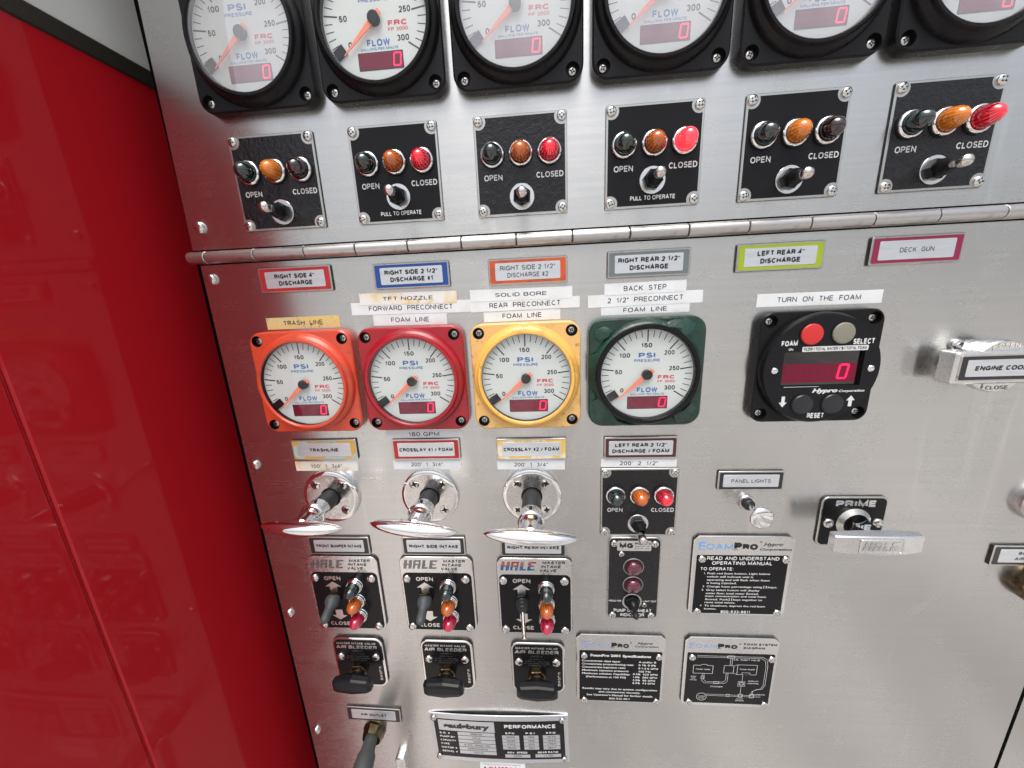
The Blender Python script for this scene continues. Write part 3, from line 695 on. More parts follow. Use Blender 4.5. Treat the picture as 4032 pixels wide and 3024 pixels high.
def switch_plate(u, v, label, red, lev, pull=False, face=FACE_W, amber=AMBERL, hh=11.8, rt=None, lit_big=False):
    t = thing('valve_switch_plate', label, 'switch plate', u, v, 0, 0, 'open and closed switch plates')
    part('backing_plate', PLATE, t); part('enamel_face', face, t); part('lettering', LET1 if pull else LET0, t)
    for sx in (1, -1):
        for sy in (1, -1): screw(t, PAN, sx * 30, sy * 30, 1.5)
    lamp(t, -20.9, 8.0, 1.6, GREENL, hh, False); lamp(t, 0, 8.0, 1.6, amber, hh); lamp(t, 20.9, 8.0, 1.6, red, hh + (1.5 if lit_big else 0), not lit_big)
    toggle(t, -0.1, -15.6 if pull else -21.0, 1.6, lev[0], lev[1])
    return t
switch_plate(COLS[0], 78.6, 'black switch plate nearest the red cab, its red lamp unlit', REDOFF, (1.5, -0.5), face=FACE_W)
switch_plate(COLS[1], 78.6, 'black PULL TO OPERATE switch plate with smooth face and the left-leaning lever', REDLIT, (1.5, -0.6), True, FACE_S, AMBERD)
switch_plate(COLS[2], 78.4, 'black switch plate with heavily wrinkled face and its lever pointing straight out', REDLIT, (0.9, -2.0), amber=AMBERD)
switch_plate(COLS[3], 78.3, 'black PULL TO OPERATE switch plate with a pinkish, brightly lit red lamp', REDBRT, (-1.0, -0.8), True, FACE_S, AMBERD, lit_big=True)
switch_plate(COLS[4], 78.0, 'black switch plate fifth from the left, dark green and dark red lamps both unlit', REDOFF, (-2.0, -1.8), face=FACE_S)
switch_plate(COLS[5], 78.0, 'black switch plate at the far right of the row, with long red lamp lit', REDLIT, (-2.0, -0.6), face=FACE_W, hh=13.5)
switch_plate(78.0, -200.3, 'single black switch plate lower down, below the tape reading 200\' 2 1/2"', REDLIT, (-1.4, -1.2), face=FACE_W, amber=AMBERD)

# ------------------------------------------------------------------ engraved name plates in coloured frames
FRM = mat('name_plate_frame', (0.55, 0.54, 0.52), 1.0, 0.28, var=((150, 150, 150), (0.2, 0.19, 0.18), 0.6, 0.75))
def colour(name, c, worn=None):
    return mat(name, c, 0, 0.35, coat=0.2, var=((90, 90, 90), worn, 0.5, 0.62) if worn else None)
def name_plate(u, v, label, m, lines, w=62.0, h=20.0, ink=BLACKINK, rot=0.0, cap=3.7, bold=0.05, iw=51.0, ih=13.2, thick=2.2, inner=LABELSIL):
    t = thing('name_plate', label, 'name plate', u, v, 0, rot, 'framed name plates')
    b = MB(); b.rprism(w, h, 1.2, 0, thick, FRM, ch=0.35, ms=SIDE); bpart('metal_frame', b, t)
    z = thick
    b = MB(); b.rprism(w - 2.6, h - 2.6, 0.9, z - 0.1, z + 0.12, m); bpart('coloured_border', b, t)
    b = MB(); b.rprism(iw, ih, 1.0, z, z + 0.3, inner, ch=0.12); bpart('label_insert', b, t)
    b = MB(); n = len(lines)
    for i, (s, wd) in enumerate(lines):
        text(b, s, 0, (n - 1) * 2.75 - i * 5.5, cap, wd, z + 0.35, ink, bold=bold)
    bpart('lettering', b, t)
    return t
cRED = colour('red_border', hexc(178, 30, 38), hexc(150, 40, 44)); cBLUE = colour('blue_border', hexc(22, 68, 140)); cOR = colour('orange_border', hexc(200, 82, 36), hexc(170, 76, 44))
cGR = colour('grey_border', hexc(104, 112, 114)); cLIME = colour('lime_border', hexc(150, 170, 30)); cMAG = colour('magenta_border', hexc(132, 24, 66))
cBK = colour('black_border', (0.012, 0.012, 0.014)); cMAR = colour('maroon_border', hexc(72, 24, 28))
cY1 = colour('worn_yellow_border', hexc(206, 160, 56), hexc(150, 196, 196)); cY2 = colour('flaking_yellow_border', hexc(226, 186, 88), hexc(226, 220, 204))
cR2 = colour('chipped_red_border', hexc(168, 18, 26), hexc(172, 26, 30))
name_plate(-205.4, 6.5, 'red-bordered plate reading RIGHT SIDE 4" DISCHARGE', cRED, [('RIGHT SIDE 4"', 34.5), ('DISCHARGE', 28.5)], h=20.4)
name_plate(-107.8, 5.0, 'blue-bordered plate reading RIGHT SIDE 2 1/2" DISCHARGE #1', cBLUE, [('RIGHT SIDE 2 1/2"', 43.5), ('DISCHARGE #1', 35)])
name_plate(-14.6, 3.9, 'orange-bordered plate with faded RIGHT SIDE 2 1/2" DISCHARGE #2', cOR, [('RIGHT SIDE 2 1/2"', 43), ('DISCHARGE #2', 32)], ink=GREYINK, bold=0.02)
name_plate(77.8, 5.0, 'grey-bordered plate reading RIGHT REAR 2 1/2" DISCHARGE', cGR, [('RIGHT REAR 2 1/2"', 46), ('DISCHARGE', 28.5)])
name_plate(173.0, 5.1, 'lime-bordered plate reading LEFT REAR 4" DISCHARGE', cLIME, [('LEFT REAR 4"', 33), ('DISCHARGE', 28)])
name_plate(266.6, 5.2, 'magenta-bordered plate reading DECK GUN', cMAG, [('DECK  GUN', 23)], ink=GREYINK, bold=0.02, cap=3.4)
name_plate(-206.9, -144.7, 'worn yellow and pale blue bordered plate reading TRASHLINE', cY1, [('TRASHLINE', 27)], cap=3.4)
name_plate(-111.3, -145.7, 'chipped red-bordered plate reading CROSSLAY #1 / FOAM', cR2, [('CROSSLAY #1 / FOAM', 49)], cap=3.5, iw=52)
name_plate(-16.6, -146.7, 'flaking yellow-bordered plate reading CROSSLAY #2 / FOAM', cY2, [('CROSSLAY #2 / FOAM', 49)], cap=3.5, iw=52)
name_plate(77.5, -146.8, 'maroon-bordered plate reading LEFT REAR 2 1/2" DISCHARGE / FOAM', cMAR, [('LEFT REAR 2 1/2"', 43.5), ('DISCHARGE / FOAM', 48)], iw=54, cap=3.5)
name_plate(-209.5, -246.9, 'black-bordered plate reading FRONT BUMPER INTAKE', cBK, [('FRONT BUMPER INTAKE', 46)], cap=3.5)
name_plate(-114.3, -246.5, 'black-bordered plate reading RIGHT SIDE INTAKE', cBK, [('RIGHT SIDE INTAKE', 48)], cap=3.5, iw=53)
name_plate(-18.3, -247.0, 'black-bordered plate reading RIGHT REAR INTAKE, half hidden behind a T handle', cBK, [('RIGHT REAR INTAKE', 49)], cap=3.5, iw=53)
name_plate(171.5, -178.8, 'narrow black-bordered plate with worn PANEL LIGHTS wording', cBK, [('PANEL LIGHTS', 32.7)], 54.6, 18.2, GREYINK, bold=0.02, cap=3.4, iw=46, ih=11.6)
name_plate(-205.0, -467.4, 'black-bordered plate reading AIR OUTLET above the grey hose', cBK, [('AIR OUTLET', 30)], 62.5, 20, cap=3.4, rot=math.radians(-1.5))
name_plate(409.6, -251.8, 'black-bordered plate cut off by the right edge, beginning BOOS and AIR B', cBK, [('BOOSTER', 22), ('AIR BLEED', 26)], 62, 20, GREYINK, cap=3.2)
name_plate(418.0, -157.8, 'black-bordered plate of which only a lower corner shows at the right edge', cBK, [('', 1)] if False else [], 62, 20, iw=50)

# ------------------------------------------------------------------ typed label tapes
def tape(u, v, w, h, s, wd, label, z=0.0, rot=0.0, m=TAPE, cap=3.9, dx=0.0):
    t = thing('label_tape', label, 'label tape', u, v, z, math.radians(rot), 'typed label tapes')
    b = MB(); b.box(-w / 2, w / 2, -h / 2, h / 2, 0.02, 0.16, m); bpart('tape_strip', b, t)
    b = MB(); text(b, s, dx, 0, cap, wd, 0.20, BLACKINK, bold=0.008); bpart('lettering', b, t)
tape(-206.6, -28.9, 65, 9.8, 'TRASH  LINE', 34.5, 'yellowed stained tape reading TRASH LINE above the orange-red gauge', m=TAPEO)
tape(-113.3, -12.7, 81.5, 9.6, 'TFT NOZZLE', 41.5, 'white tape reading TFT NOZZLE with yellowed left end', 0.4, -0.8, TAPEY, 3.0)
tape(-112.1, -20.3, 100.6, 9.9, 'FORWARD  PRECONNECT', 70.5, 'long white tape reading FORWARD PRECONNECT', 0.2, -0.7, cap=3.9)
tape(-113.6, -30.0, 62.3, 9.0, 'FOAM  LINE', 32, 'white tape reading FOAM LINE just above the crimson gauge', 0.0, -0.9)
tape(-20.8, -13.6, 81.8, 9.4, 'SOLID BORE', 41, 'white tape reading SOLID BORE, top of three below the orange-bordered plate', 0.6, -0.3, TAPE, 3.0)
tape(-18.0, -21.6, 87.8, 8.9, 'REAR  PRECONNECT', 57, 'white tape reading REAR PRECONNECT', 0.4, 0.3)
tape(-20.6, -30.4, 62, 8.4, 'FOAM  LINE', 31.5, 'white tape reading FOAM LINE just above the gold gauge', 0.0, 0.2)
tape(76.2, -13.0, 62.4, 8.9, 'BACK  STEP', 32.5, 'white tape reading BACK STEP below the grey-bordered plate', 0.4, 0.4)
tape(76.4, -21.6, 88, 9.6, '2  1/2"  PRECONNECT', 58, 'white tape reading 2 1/2" PRECONNECT', 0.2, 0.5)
tape(76.9, -29.6, 68.3, 6.8, 'FOAM  LINE', 33.5, 'dust-filmed white tape reading FOAM LINE just above the green-taped gauge', 0.0, 0.3, cap=3.5)
tape(206.1, -26.9, 90.3, 9.8, 'TURN  ON  THE  FOAM', 60, 'white tape reading TURN ON THE FOAM above the foam controller', 0.0, -0.3)
tape(-112.3, -131.6, 69.8, 7.4, '180 GPM', 28, 'white tape reading 180 GPM under the crimson gauge', 0.0, -0.3, cap=3.9)
tape(-208.6, -162.0, 60.8, 9.6, "100'  1  3/4\"", 30, "half-yellowed tape reading 100' 1 3/4\" above the left T handle", 0.0, -0.4, TAPEY, 3.7)
tape(-112.8, -161.3, 62.4, 9.8, "200'  1  3/4\"", 30, "white tape reading 200' 1 3/4\" below the red CROSSLAY #1 plate", 0.0, -0.6, cap=3.7)
tape(-17.6, -162.5, 60.6, 9.6, "200'  1  3/4\"", 30.5, "white tape reading 200' 1 3/4\" below the yellow CROSSLAY #2 plate", 0.0, -0.6, cap=3.7)
tape(76.8, -162.2, 64.7, 7.4, "200'  2  1/2\"", 33, "white tape reading 200' 2 1/2\"", 0.0, -0.7, cap=3.7)

# ------------------------------------------------------------------ foam controller
fc = thing('foam_controller', 'black square foam controller with red and grey buttons and a lit 0 on its display', 'controller', 206.5, -79.5)
hs = [circ(4.9, 24, sx * 37, sy * 37) for sx in (1, -1) for sy in (1, -1)]
b = MB(); b.prism(rr(88.5, 88, 9), 0, 7, BLACKP, rr(86.9, 86.4, 8.2), 0.8, holes=hs, hz=3.0); bpart('mounting_plate', b, fc)
for sx in (1, -1):
    for sy in (1, -1): screw(fc, BEZSCREW, sx * 37, sy * 37, 3.1)
win = rr(57.4, 27.2, 0.8, 0.6, 0.4)
b = MB(); b.lathe([(43.2, 6.9), (43.2, 10.5), (42.4, 12.0)], BLACKP, 72); b.lathe([(42.4, 12.0), (41.6, 13.2)], BLACKP, 72)
b.poly(circ(41.6, 72), 13.2, BLACKM, [win]); b.wall(win[::-1], 10.5, win[::-1], 13.2, BLACKP)
bpart('round_housing', b, fc)
b = MB(); b.poly(win, 10.6, BLKWIN); b.poly(rr(54.4, 14.6, 0.3, -0.3, -3.2), 10.68, REDWIN); dw = bpart('display_window', b, fc)
b = MB(); seg7(b, 17.6, -2.4, 6.2, 10.6, 1.5, 10.8, LED); bpart('lit_digit', b, dw)
b = MB()
for i in range(4): seg7(b, -22.6 + i * 10.0, -3.0, 6.2, 10.2, 0.9, 10.75, GHOST, 'abcdefg')
bpart('unlit_digits', b, dw)
RB = mat('red_button_rubber', hexc(196, 44, 40), 0, 0.42); GB = mat('grey_button_rubber', hexc(128, 124, 112), 0, 0.42); KB = mat('black_button_rubber', (0.012, 0.012, 0.016), 0, 0.34)
for x, y, m, lb in ((-10.8, 27.3, RB, 'red push button'), (11.3, 27.4, GB, 'grey push button'), (-10.4, -27.4, KB, None), (11.6, -27.4, KB, None)):
    b = MB(); b.lathe([(8.6, 13.1), (8.6, 13.7), (8.0, 13.9)], BLACKP, 36); b.lathe([(7.9, 13.2), (7.9, 14.2), (7.3, 14.9), (6.2, 15.1), (0, 15.2)], m, 36)
    bpart('push_button', b, fc, x=x, y=y, label=lb)
for x in (-34.0, 35.0): bpart('rivet', MB().lathe(dome(2.6, 13.1, 1.7), CHROME, 20), fc, x=x, y=0)
b = MB(); z = 13.3
text(b, 'FOAM', -25.5, 20.8, 4.0, 11.4, z, WHITE, bold=0.04); text(b, 'SELECT', 26.8, 20.8, 4.2, 14.6, z, WHITE, bold=0.04)
text(b, 'ON', -24, 16.2, 1.8, 3.2, z, WHITE, bold=0.03)
b.rprism(46.6, 3.9, 0.8, 13.15, 13.28, WHITE, cx=7.5, cy=16.0)
text(b, 'FLOW | TOTAL WATER / % | TOTAL FOAM', 7.5, 16.0, 2.3, 44, z + 0.05, BLACKINK, bold=0.03)
text(b, 'Hypro', 5.0, -16.6, 3.3, 18.6, z, WHITE, bold=0.05, shear=0.25); text(b, 'Corporation', 24.4, -17.2, 1.9, 18.5, z, WHITE, bold=0.03, shear=0.25)
text(b, 'RESET', 0.8, -36.8, 4.3, 12.2, z, WHITE, bold=0.04)
arrow(b, -24.7, -25.2, 6.0, 8.8, z, WHITE, up=False, stem=0.42); arrow(b, 24.8, -25.4, 6.2, 8.8, z, WHITE, stem=0.42)
line(b, [(-25.5, -13.3), (0, -13.3)], 0.3, z, WHITE)
bpart('lettering', b, fc)

# ------------------------------------------------------------------ T handles
def spindle(b, L, ry, rz, m, zc, n=28, k=24):
    vs = []; fs = []
    for i in range(k + 1):
        t = -1 + 2 * i / k; x = L * t; q = max(1 - abs(t) ** 2.1, 0) ** 0.62
        for j in range(n):
            a = 2 * PI * j / n; vs.append((x, ry * q * math.cos(a), zc + rz * q * math.sin(a) + 1.6 * (1 - t * t)))
    for i in range(k):
        for j in range(n): fs.append([i * n + j, i * n + (j + 1) % n, (i + 1) * n + (j + 1) % n, (i + 1) * n + j])
    b.add(vs, fs, m)
def t_handle(u, v, w, tilt, label, L=36.5):
    t = thing('pull_handle', label, 'pull handle', u, v, 0, 0, 'chrome T pull handles')
    b = MB(); b.lathe([(27.0, 0), (27.0, 2.4), (26.4, 3.6), (25.0, 4.4), (23.2, 4.6)], CHROME, 64)
    b.lathe([(23.2, 4.6), (9.6, 4.3)], PITCHROME, 64); b.lathe([(9.6, 4.3), (9.3, 0.6)], RECESS, 40); b.poly(circ(9.3, 40), 0.6, RECESS)
    bpart('flange', b, t)
    for sx in (1, -1):
        for sy in (1, -1): screw(t, FLATS, sx * 13.2, sy * 13.2, 4.3, 'flange_screw')
    z1 = w - 28.0
    b = MB(); b.lathe([(8.4, 0.7), (8.4, z1)], RUBBER, 32); bpart('black_sleeve', b, t)
    b = MB(); b.lathe([(8.5, z1 - 0.1), (9.3, z1), (9.6, z1 + 0.8), (9.6, z1 + 8), (9.9, z1 + 8.5), (10.6, z1 + 9.3), (10.8, z1 + 10.5), (10.6, z1 + 11.8), (9.8, z1 + 12.6), (9.7, z1 + 14.2), (8.9, z1 + 16), (8.3, z1 + 18), (8.0, z1 + 20), (7.8, z1 + 24), (7.4, z1 + 28), (5.0, z1 + 31), (0, z1 + 32)], CHROME, 40)
    st = bpart('chrome_stem', b, t)
    b = MB(); b.lathe([(1.3, 0), (1.3, 0.5), (0, 0.5)], RECESS, 14, M=Matrix.Translation((0, 9.45, z1 + 4)) @ Matrix.Rotation(-PI / 2, 4, 'X')); bpart('set_screw', b, st)
    b = MB(); spindle(b, L, 6.2, 7.2, CHROME, w); bpart('grip', b, t, rz=math.radians(tilt))
t_handle(-207.5, -192.2, 50.0, -2.0, 'chrome T pull handle at the left, below the TRASHLINE plate and reflecting the red cab', 35.5)
t_handle(-112.0, -192.2, 50.0, -6.5, 'chrome T pull handle in the middle, below the CROSSLAY #1 plate')
t_handle(-17.6, -192.2, 60.0, -3.8, 'chrome T pull handle standing furthest out, in front of the RIGHT REAR INTAKE plate')

# ------------------------------------------------------------------ intake valve plates
def hale_logo(b, cx, cy, w, h, z, top, bot, stripe):
    """block letters built in an upper and a lower half with thin stripes through the middle"""
    def L(x, y): return (cx - w / 2 + x * w, cy - h / 2 + y * h)
    def R(x0, y0, x1, y1, m):
        sh = 0.06
        p = [L(x0 + sh * y0 - 0.03, y0), L(x1 + sh * y0 - 0.03, y0), L(x1 + sh * y1 - 0.03, y1), L(x0 + sh * y1 - 0.03, y1)]
        b.poly(p, z, m)
    for half, m in ((1, top), (0, bot)):
        ya, yb = (0.60, 1.0) if half else (0.0, 0.40)
        R(0.00, ya, 0.09, yb, m); R(0.15, ya, 0.24, yb, m)
        if half: R(0.28, ya, 0.35, yb, m); R(0.351, 0.84, 0.44, yb, m); R(0.441, ya, 0.50, yb, m)
        else: R(0.28, ya, 0.35, yb, m); R(0.42, ya, 0.50, yb, m)
        R(0.55, ya, 0.64, yb, m)
        if not half: R(0.641, 0.0, 0.73, 0.17, m)
        R(0.77, ya, 0.86, yb, m); R(0.861, 0.84 if half else 0.0, 0.99, 1.0 if half else 0.17, m)
    for k, y in enumerate((0.44, 0.505, 0.57)):
        m = stripe
        for x0, x1 in ((-0.02, 0.25), (0.28, 0.51), (0.55, 0.65), (0.77, 0.95)): R(x0, y - 0.014, x1, y + 0.014, m)
b = MB(); b.rprism(73, 88.4, 7.5, 0, 3.0, CAST, ch=0.6, ms=SIDE); HP = b.mesh('cast_plate')
b = MB(); P_ = rr(69.2, 69.0, 5.5, 0, -8.6); b.prism(P_, 2.9, 3.14, FIELD); HF = b.mesh('black_field')
def hale_text(logo):
    b = MB(); z = 3.16
    hale_logo(b, -15.0, 35.4, 33.5, 9.6, z, *logo)
    for s, x, y, w in (('MASTER', 8.0, 39.6, 21.6), ('INTAKE', 6.6, 35.1, 19.0), ('VALVE', 5.3, 30.7, 16.0)):
        text(b, s, 0, y, 3.0, w, z, BLACKINK, bold=0.02, left=x, shear=0.15)
    z = 3.3
    text(b, 'OPEN', -12.6, 18.8, 4.5, 17.2, z, SILPRINT, bold=0.03); text(b, 'CLOSE', -12.8, -37.0, 4.5, 20.8, z, SILPRINT, bold=0.03)
    arrow(b, -13.0, 8.0, 17.0, 13.6, z, SILPRINT); arrow(b, -11.8, -26.0, 16.6, 12.5, z, SILPRINT, up=False)
    return b.mesh('lettering')
LOGR, LOGB = mat('logo_red', hexc(168, 52, 50), 0.3, 0.4, var=((400, 400, 400), (0.3, 0.28, 0.28), 0.5, 0.7)), mat('logo_blue', hexc(46, 84, 140), 0.3, 0.4, var=((400, 400, 400), (0.3, 0.3, 0.33), 0.5, 0.7))
LOGG = mat('logo_grey', (0.20, 0.20, 0.21), 0.7, 0.35)
HT0 = hale_text((LOGG, LOGG, LOGG)); HT1 = hale_text((LOGR, LOGB, LOGG))
b = MB(); b.lathe([(8.1, 0), (8.1, 1.6), (7.7, 2.2), (8.1, 2.8), (8.1, 4.0), (7.8, 4.5), (7.5, 4.7), (7.5, 5.4), (7.2, 5.9), (6.3, 5.9)], CHROME, 32); HR = b.mesh('chrome_bezel', 28)
def hale_plate(u, v, label, text_me, kind, ho=1):
    t = thing('intake_valve_plate', label, 'valve plate', u, v, 0, 0, 'master intake valve plates')
    part('cast_plate', HP, t); part('black_field', HF, t); part('lettering', text_me, t)
    for x, y in ((-30.3, 19.4), (28.6, 19.4), (-30.6, -38.6), (28.6, -38.8)): screw(t, HALESC, x, y, 3.1)
    for y, m in ((11.8, GREENL), (-6.2, AMBERD), (-24.2, REDDIM)):
        r = part('indicator_light', HR, t, 11.0, y, 3.1); part('lens', lens_mesh(m, 6.7, 4.2, 13.5, False), r)
    if kind == 'grey':
        b = MB(); b.prism(circ(7.6, 6, a0=0.2), 0, 3.5, BRASS, circ(7.0, 6, a0=0.2), 0.6)
        s = bpart('toggle_switch', b, t, x=-13.6, y=-3.0, z=3.1)
        b = MB(); d = Vector((0.6, -6.5, 20)); q = d.to_track_quat('Z', 'Y').to_euler()
        b.lathe([(7.2, 2.5), (7.4, 4.5), (7.0, 7.5), (5.9, 9.5), (4.6, 11.5), (4.2, 14), (4.4, 19), (4.3, 22.5), (3.6, 24.6), (2.0, 25.8), (0, 26)], GREYRUB, 28)
        bpart('rubber_boot', b, s, rot=q)
    else:
        b = MB(); b.prism(circ(7.2, 6, a0=0.2), 0, 3.0, BLACKM, circ(6.6, 6, a0=0.2), 0.6)
        s = bpart('toggle_switch', b, t, x=-13.2, y=-3.0, z=3.1)
        d = Vector((3.0, -8.0, 29)); q = d.to_track_quat('Z', 'Y').to_euler()
        b = MB(); b.lathe([(5.8, 2), (5.9, 3.4), (4.9, 4.2), (5.6, 5.2), (5.6, 6.6), (4.4, 7.4), (5.0, 8.4), (4.8, 9.8), (3.6, 10.6), (3.9, 11.6), (2.2, 13.2)], RUBBER, 28)
        bpart('rubber_boot', b, s, rot=q)
        b = MB(); b.lathe([(1.7, 12), (1.7, 33.0), (2.0, 34.5), (1.6, 36.2), (0, 36.6)], LEVER, 18); bpart('lever', b, s, rot=q)
hale_plate(-209.6, -302.8, 'cast valve plate with red-tinged shine and a grey rubber-booted toggle, left of three', HT0, 'grey')
hale_plate(-114.2, -302.2, 'cast valve plate with grey logo and a grey rubber-booted toggle, middle of three', HT0, 'grey')
hale_plate(-18.0, -302.8, 'cast valve plate with red and blue logo and a long bare metal lever', HT1, 'rod')

# ------------------------------------------------------------------ pump overheat plate
mg = thing('overheat_indicator_plate', 'tall black PUMP OVERHEAT INDICATOR plate with two maroon lamps', 'indicator plate', 75.8, -281.6)
b = MB(); b.rprism(48.4, 91.4, 5.5, 0, 1.8, PLATESIL, ch=0.4); bpart('backing_plate', b, mg)
b = MB(); b.prism(rr(46.2, 89.2, 4.6), 1.7, 1.95, ENAMEL); bpart('enamel_face', b, mg)
for x, y in ((-18.6, 39.6), (18.2, 39.2), (-18.8, -41.0), (17.9, -41.0)): screw(mg, PAN, x, y, 1.9)
screw(mg, SMALLSC, -11.8, 28.2, 1.9, 'small_screw'); screw(mg, screw_mesh(2.3, 1.3, RECSCREW), 11.2, -29.0, 1.9, 'small_screw')
for y in (14.2, -5.7):
    b = MB(); b.lathe([(9.5, 0), (9.5, 0.7), (9.1, 1.0), (8.8, 0.8)], PLATESIL, 36); b.lathe([(8.8, 0.6), (7.4, 0.7)], RUBBER, 36)
    r = bpart('indicator_light', b, mg, x=-0.4, y=y, z=1.95); part('lens', lens_mesh(MAROON, 7.3, 0.3, 6.5, False), r)
b = MB(); b.lathe([(9.2, 0), (9.2, 0.9), (8.7, 1.2), (7.6, 1.0)], PLATESIL, 36); b.prism(circ(7.0, 6, a0=0.5), 0, 3.6, BLACKM, circ(6.2, 6, a0=0.5), 0.8)
b.lathe([(5.8, 3.4), (5.6, 6), (4.4, 8), (3.0, 10)], BLACKM, 24)
s = bpart('toggle_switch', b, mg, x=-0.6, y=-24.8, z=1.95)
b = MB(); b.lathe([(2.4, 8), (2.3, 15), (2.9, 17.5), (2.8, 20), (1.8, 21.6), (0, 22)], RUBBER, 20); bpart('lever', b, s, rot=Vector((-1.0, 2.0, 20)).to_track_quat('Z', 'Y').to_euler())
b = MB(); b.rprism(31.0, 10.8, 1.4, 1.9, 2.15, SILPRINT, cx=-0.4, cy=37.0)
text(b, 'MG', -7.6, 37.2, 5.4, 12.4, 2.2, BLACKINK, bold=0.07); text(b, 'PRODUCTS', 7.2, 39.4, 2.4, 14.2, 2.2, BLACKINK, bold=0.03)
text(b, 'Division of:', 7.0, 36.6, 1.3, 13.2, 2.2, BLACKINK); text(b, 'E.G.H., Inc.', 7.0, 34.3, 1.3, 13.2, 2.2, BLACKINK)
text(b, 'PRESS FOR', -16.6, -24.7, 2.0, 11.6, 2.05, WHITE, bold=0.02); text(b, 'LIGHT TEST', 16.0, -24.7, 2.0, 12.2, 2.05, WHITE, bold=0.02)
text(b, 'PUMP OVERHEAT', 0.2, -35.8, 3.7, 35.6, 2.05, WHITE, bold=0.02); text(b, 'INDICATOR', 0.2, -40.9, 3.7, 22.6, 2.05, WHITE, bold=0.02)
bpart('lettering', b, mg)

# ------------------------------------------------------------------ air bleeder plates
b = MB(); b.rprism(55.2, 64.4, 8.5, 0, 3.2, CHROME, ch=0.6, ms=SIDE); BP = b.mesh('cast_plate')
b = MB(); b.prism(rr(51.0, 60.2, 6.8), 3.1, 3.4, FIELD); BF = b.mesh('black_field')
def bleed_text():
    b = MB(); z = 3.46
    text(b, 'MASTER INTAKE VALVE', -1.0, 25.6, 2.5, 43.0, z, SILPRINT, bold=0.03, shear=0.12); text(b, 'AIR BLEEDER', -1.0, 20.7, 4.3, 45.0, z, SILPRINT, bold=0.04, shear=0.12)
    text(b, 'OPEN', -1.0, 15.2, 2.4, 11.6, z, SILPRINT); text(b, 'WARNING', -1.0, 11.6, 2.0, 15.6, z, SILPRINT)
    for i, s in enumerate(('BLEED ALL AIR FROM', 'INTAKE HOSE BEFORE', 'OPENING VALVE')): text(b, s, -1.0, 8.6 - i * 2.6, 1.5, (24, 26, 18)[i], z, LOGG)
    for i, c in enumerate('CLOSE'): text(b, c, 21.6, -6.0 - i * 3.9, 2.9, 2.7, z, SILPRINT, bold=0.03, rot=0)
    return b.mesh('lettering')
BT = bleed_text()
def knob_mesh():
    b = MB()
    b.lathe([(4.6, 4), (4.8, 8), (6.0, 10)], BLACKP, 24)
    A = [(-20.5, -5.2), (-17, -7.6), (0, -10.2), (17, -7.6), (20.5, -5.2), (20.5, 4.6), (17, 6.6), (0, 8.4), (-17, 6.6), (-20.5, 4.6)]
    T = [(x * 0.94, y * 0.86) for x, y in A]; B0 = [(x * 0.42, y * 0.75) for x, y in A]; F = [(x * 0.80, y * 0.42) for x, y in A]
    b.wall(B0, 9.5, A, 14.0, BLACKM); b.wall(A, 14.0, A, 19.0, BLACKM); b.wall(A, 19.0, T, 21.0, BLACKM); b.wall(T, 21.0, F, 21.8, BLACKM); b.poly(F, 21.8, BLACKM); b.poly(B0, 9.5, BLACKM, up=False)
    return b.mesh('wing_knob', 10)
WK = knob_mesh()
b = MB(); b.prism(circ(9.6, 6, a0=0.1), 0, 4.6, BRASS, circ(9.0, 6, a0=0.1), 0.6); b.lathe([(7.0, 4.5), (7.0, 7.0), (6.2, 7.6), (4.2, 7.6)], BRASS, 28); BN = b.mesh('brass_nut', 28)
for u, v, lb in ((-208.9, -391.4, 'air bleeder plate with black wing knob, left one of the three, nearest the red cab'),
                 (-112.6, -391.2, 'air bleeder plate with black wing knob, middle one of the three'),
                 (-17.6, -391.2, 'air bleeder plate with black wing knob, right one, below the bare metal lever')):
    t = thing('air_bleeder', lb, 'bleeder valve', u, v, 0, 0, 'air bleeder valves')
    part('cast_plate', BP, t); part('black_field', BF, t); part('lettering', BT, t)
    screw(t, PANBIG, -19.6, 8.6, 3.4); screw(t, PANBIG, 18.8, 8.8, 3.4)
    nn = part('brass_nut', BN, t, -1.0, -8.6, 3.3); part('wing_knob', WK, t, -1.0, -7.6, 3.3)

# ------------------------------------------------------------------ instruction plates
def pro_plate(name, label, u, v, w, h, fy, blk):
    t = thing(name, label, 'instruction plate', u, v)
    o = [(-w / 2, -h / 2 + 4), (-w / 2 + 1.2, -h / 2 + 1.2), (-w / 2 + 4, -h / 2), (w / 2 - 4, -h / 2), (w / 2 - 1.2, -h / 2 + 1.2), (w / 2, -h / 2 + 4), (w / 2, h / 2 - 4.6), (w / 2 - 4.6, h / 2), (-w / 2 + 4.6, h / 2), (-w / 2, h / 2 - 4.6)]
    i_ = [(x * (1 - 1.2 / w), y * (1 - 1.2 / h)) for x, y in o]
    b = MB(); b.prism(o, 0, 2.6, CAST, i_, 0.5, ms=SIDE); bpart('cast_plate', b, t)
    b = MB(); b.prism(rr(blk[0], blk[1] - blk[2], 1.5, 0, (blk[1] + blk[2]) / 2), 2.5, 2.8, FIELD); bpart('black_field', b, t)
    return t
LOGO1 = mat('foam_logo_blue', hexc(96, 156, 222), 0, 0.4); LOGO2 = mat('foam_logo_pale_blue', hexc(130, 150, 205), 0, 0.4)
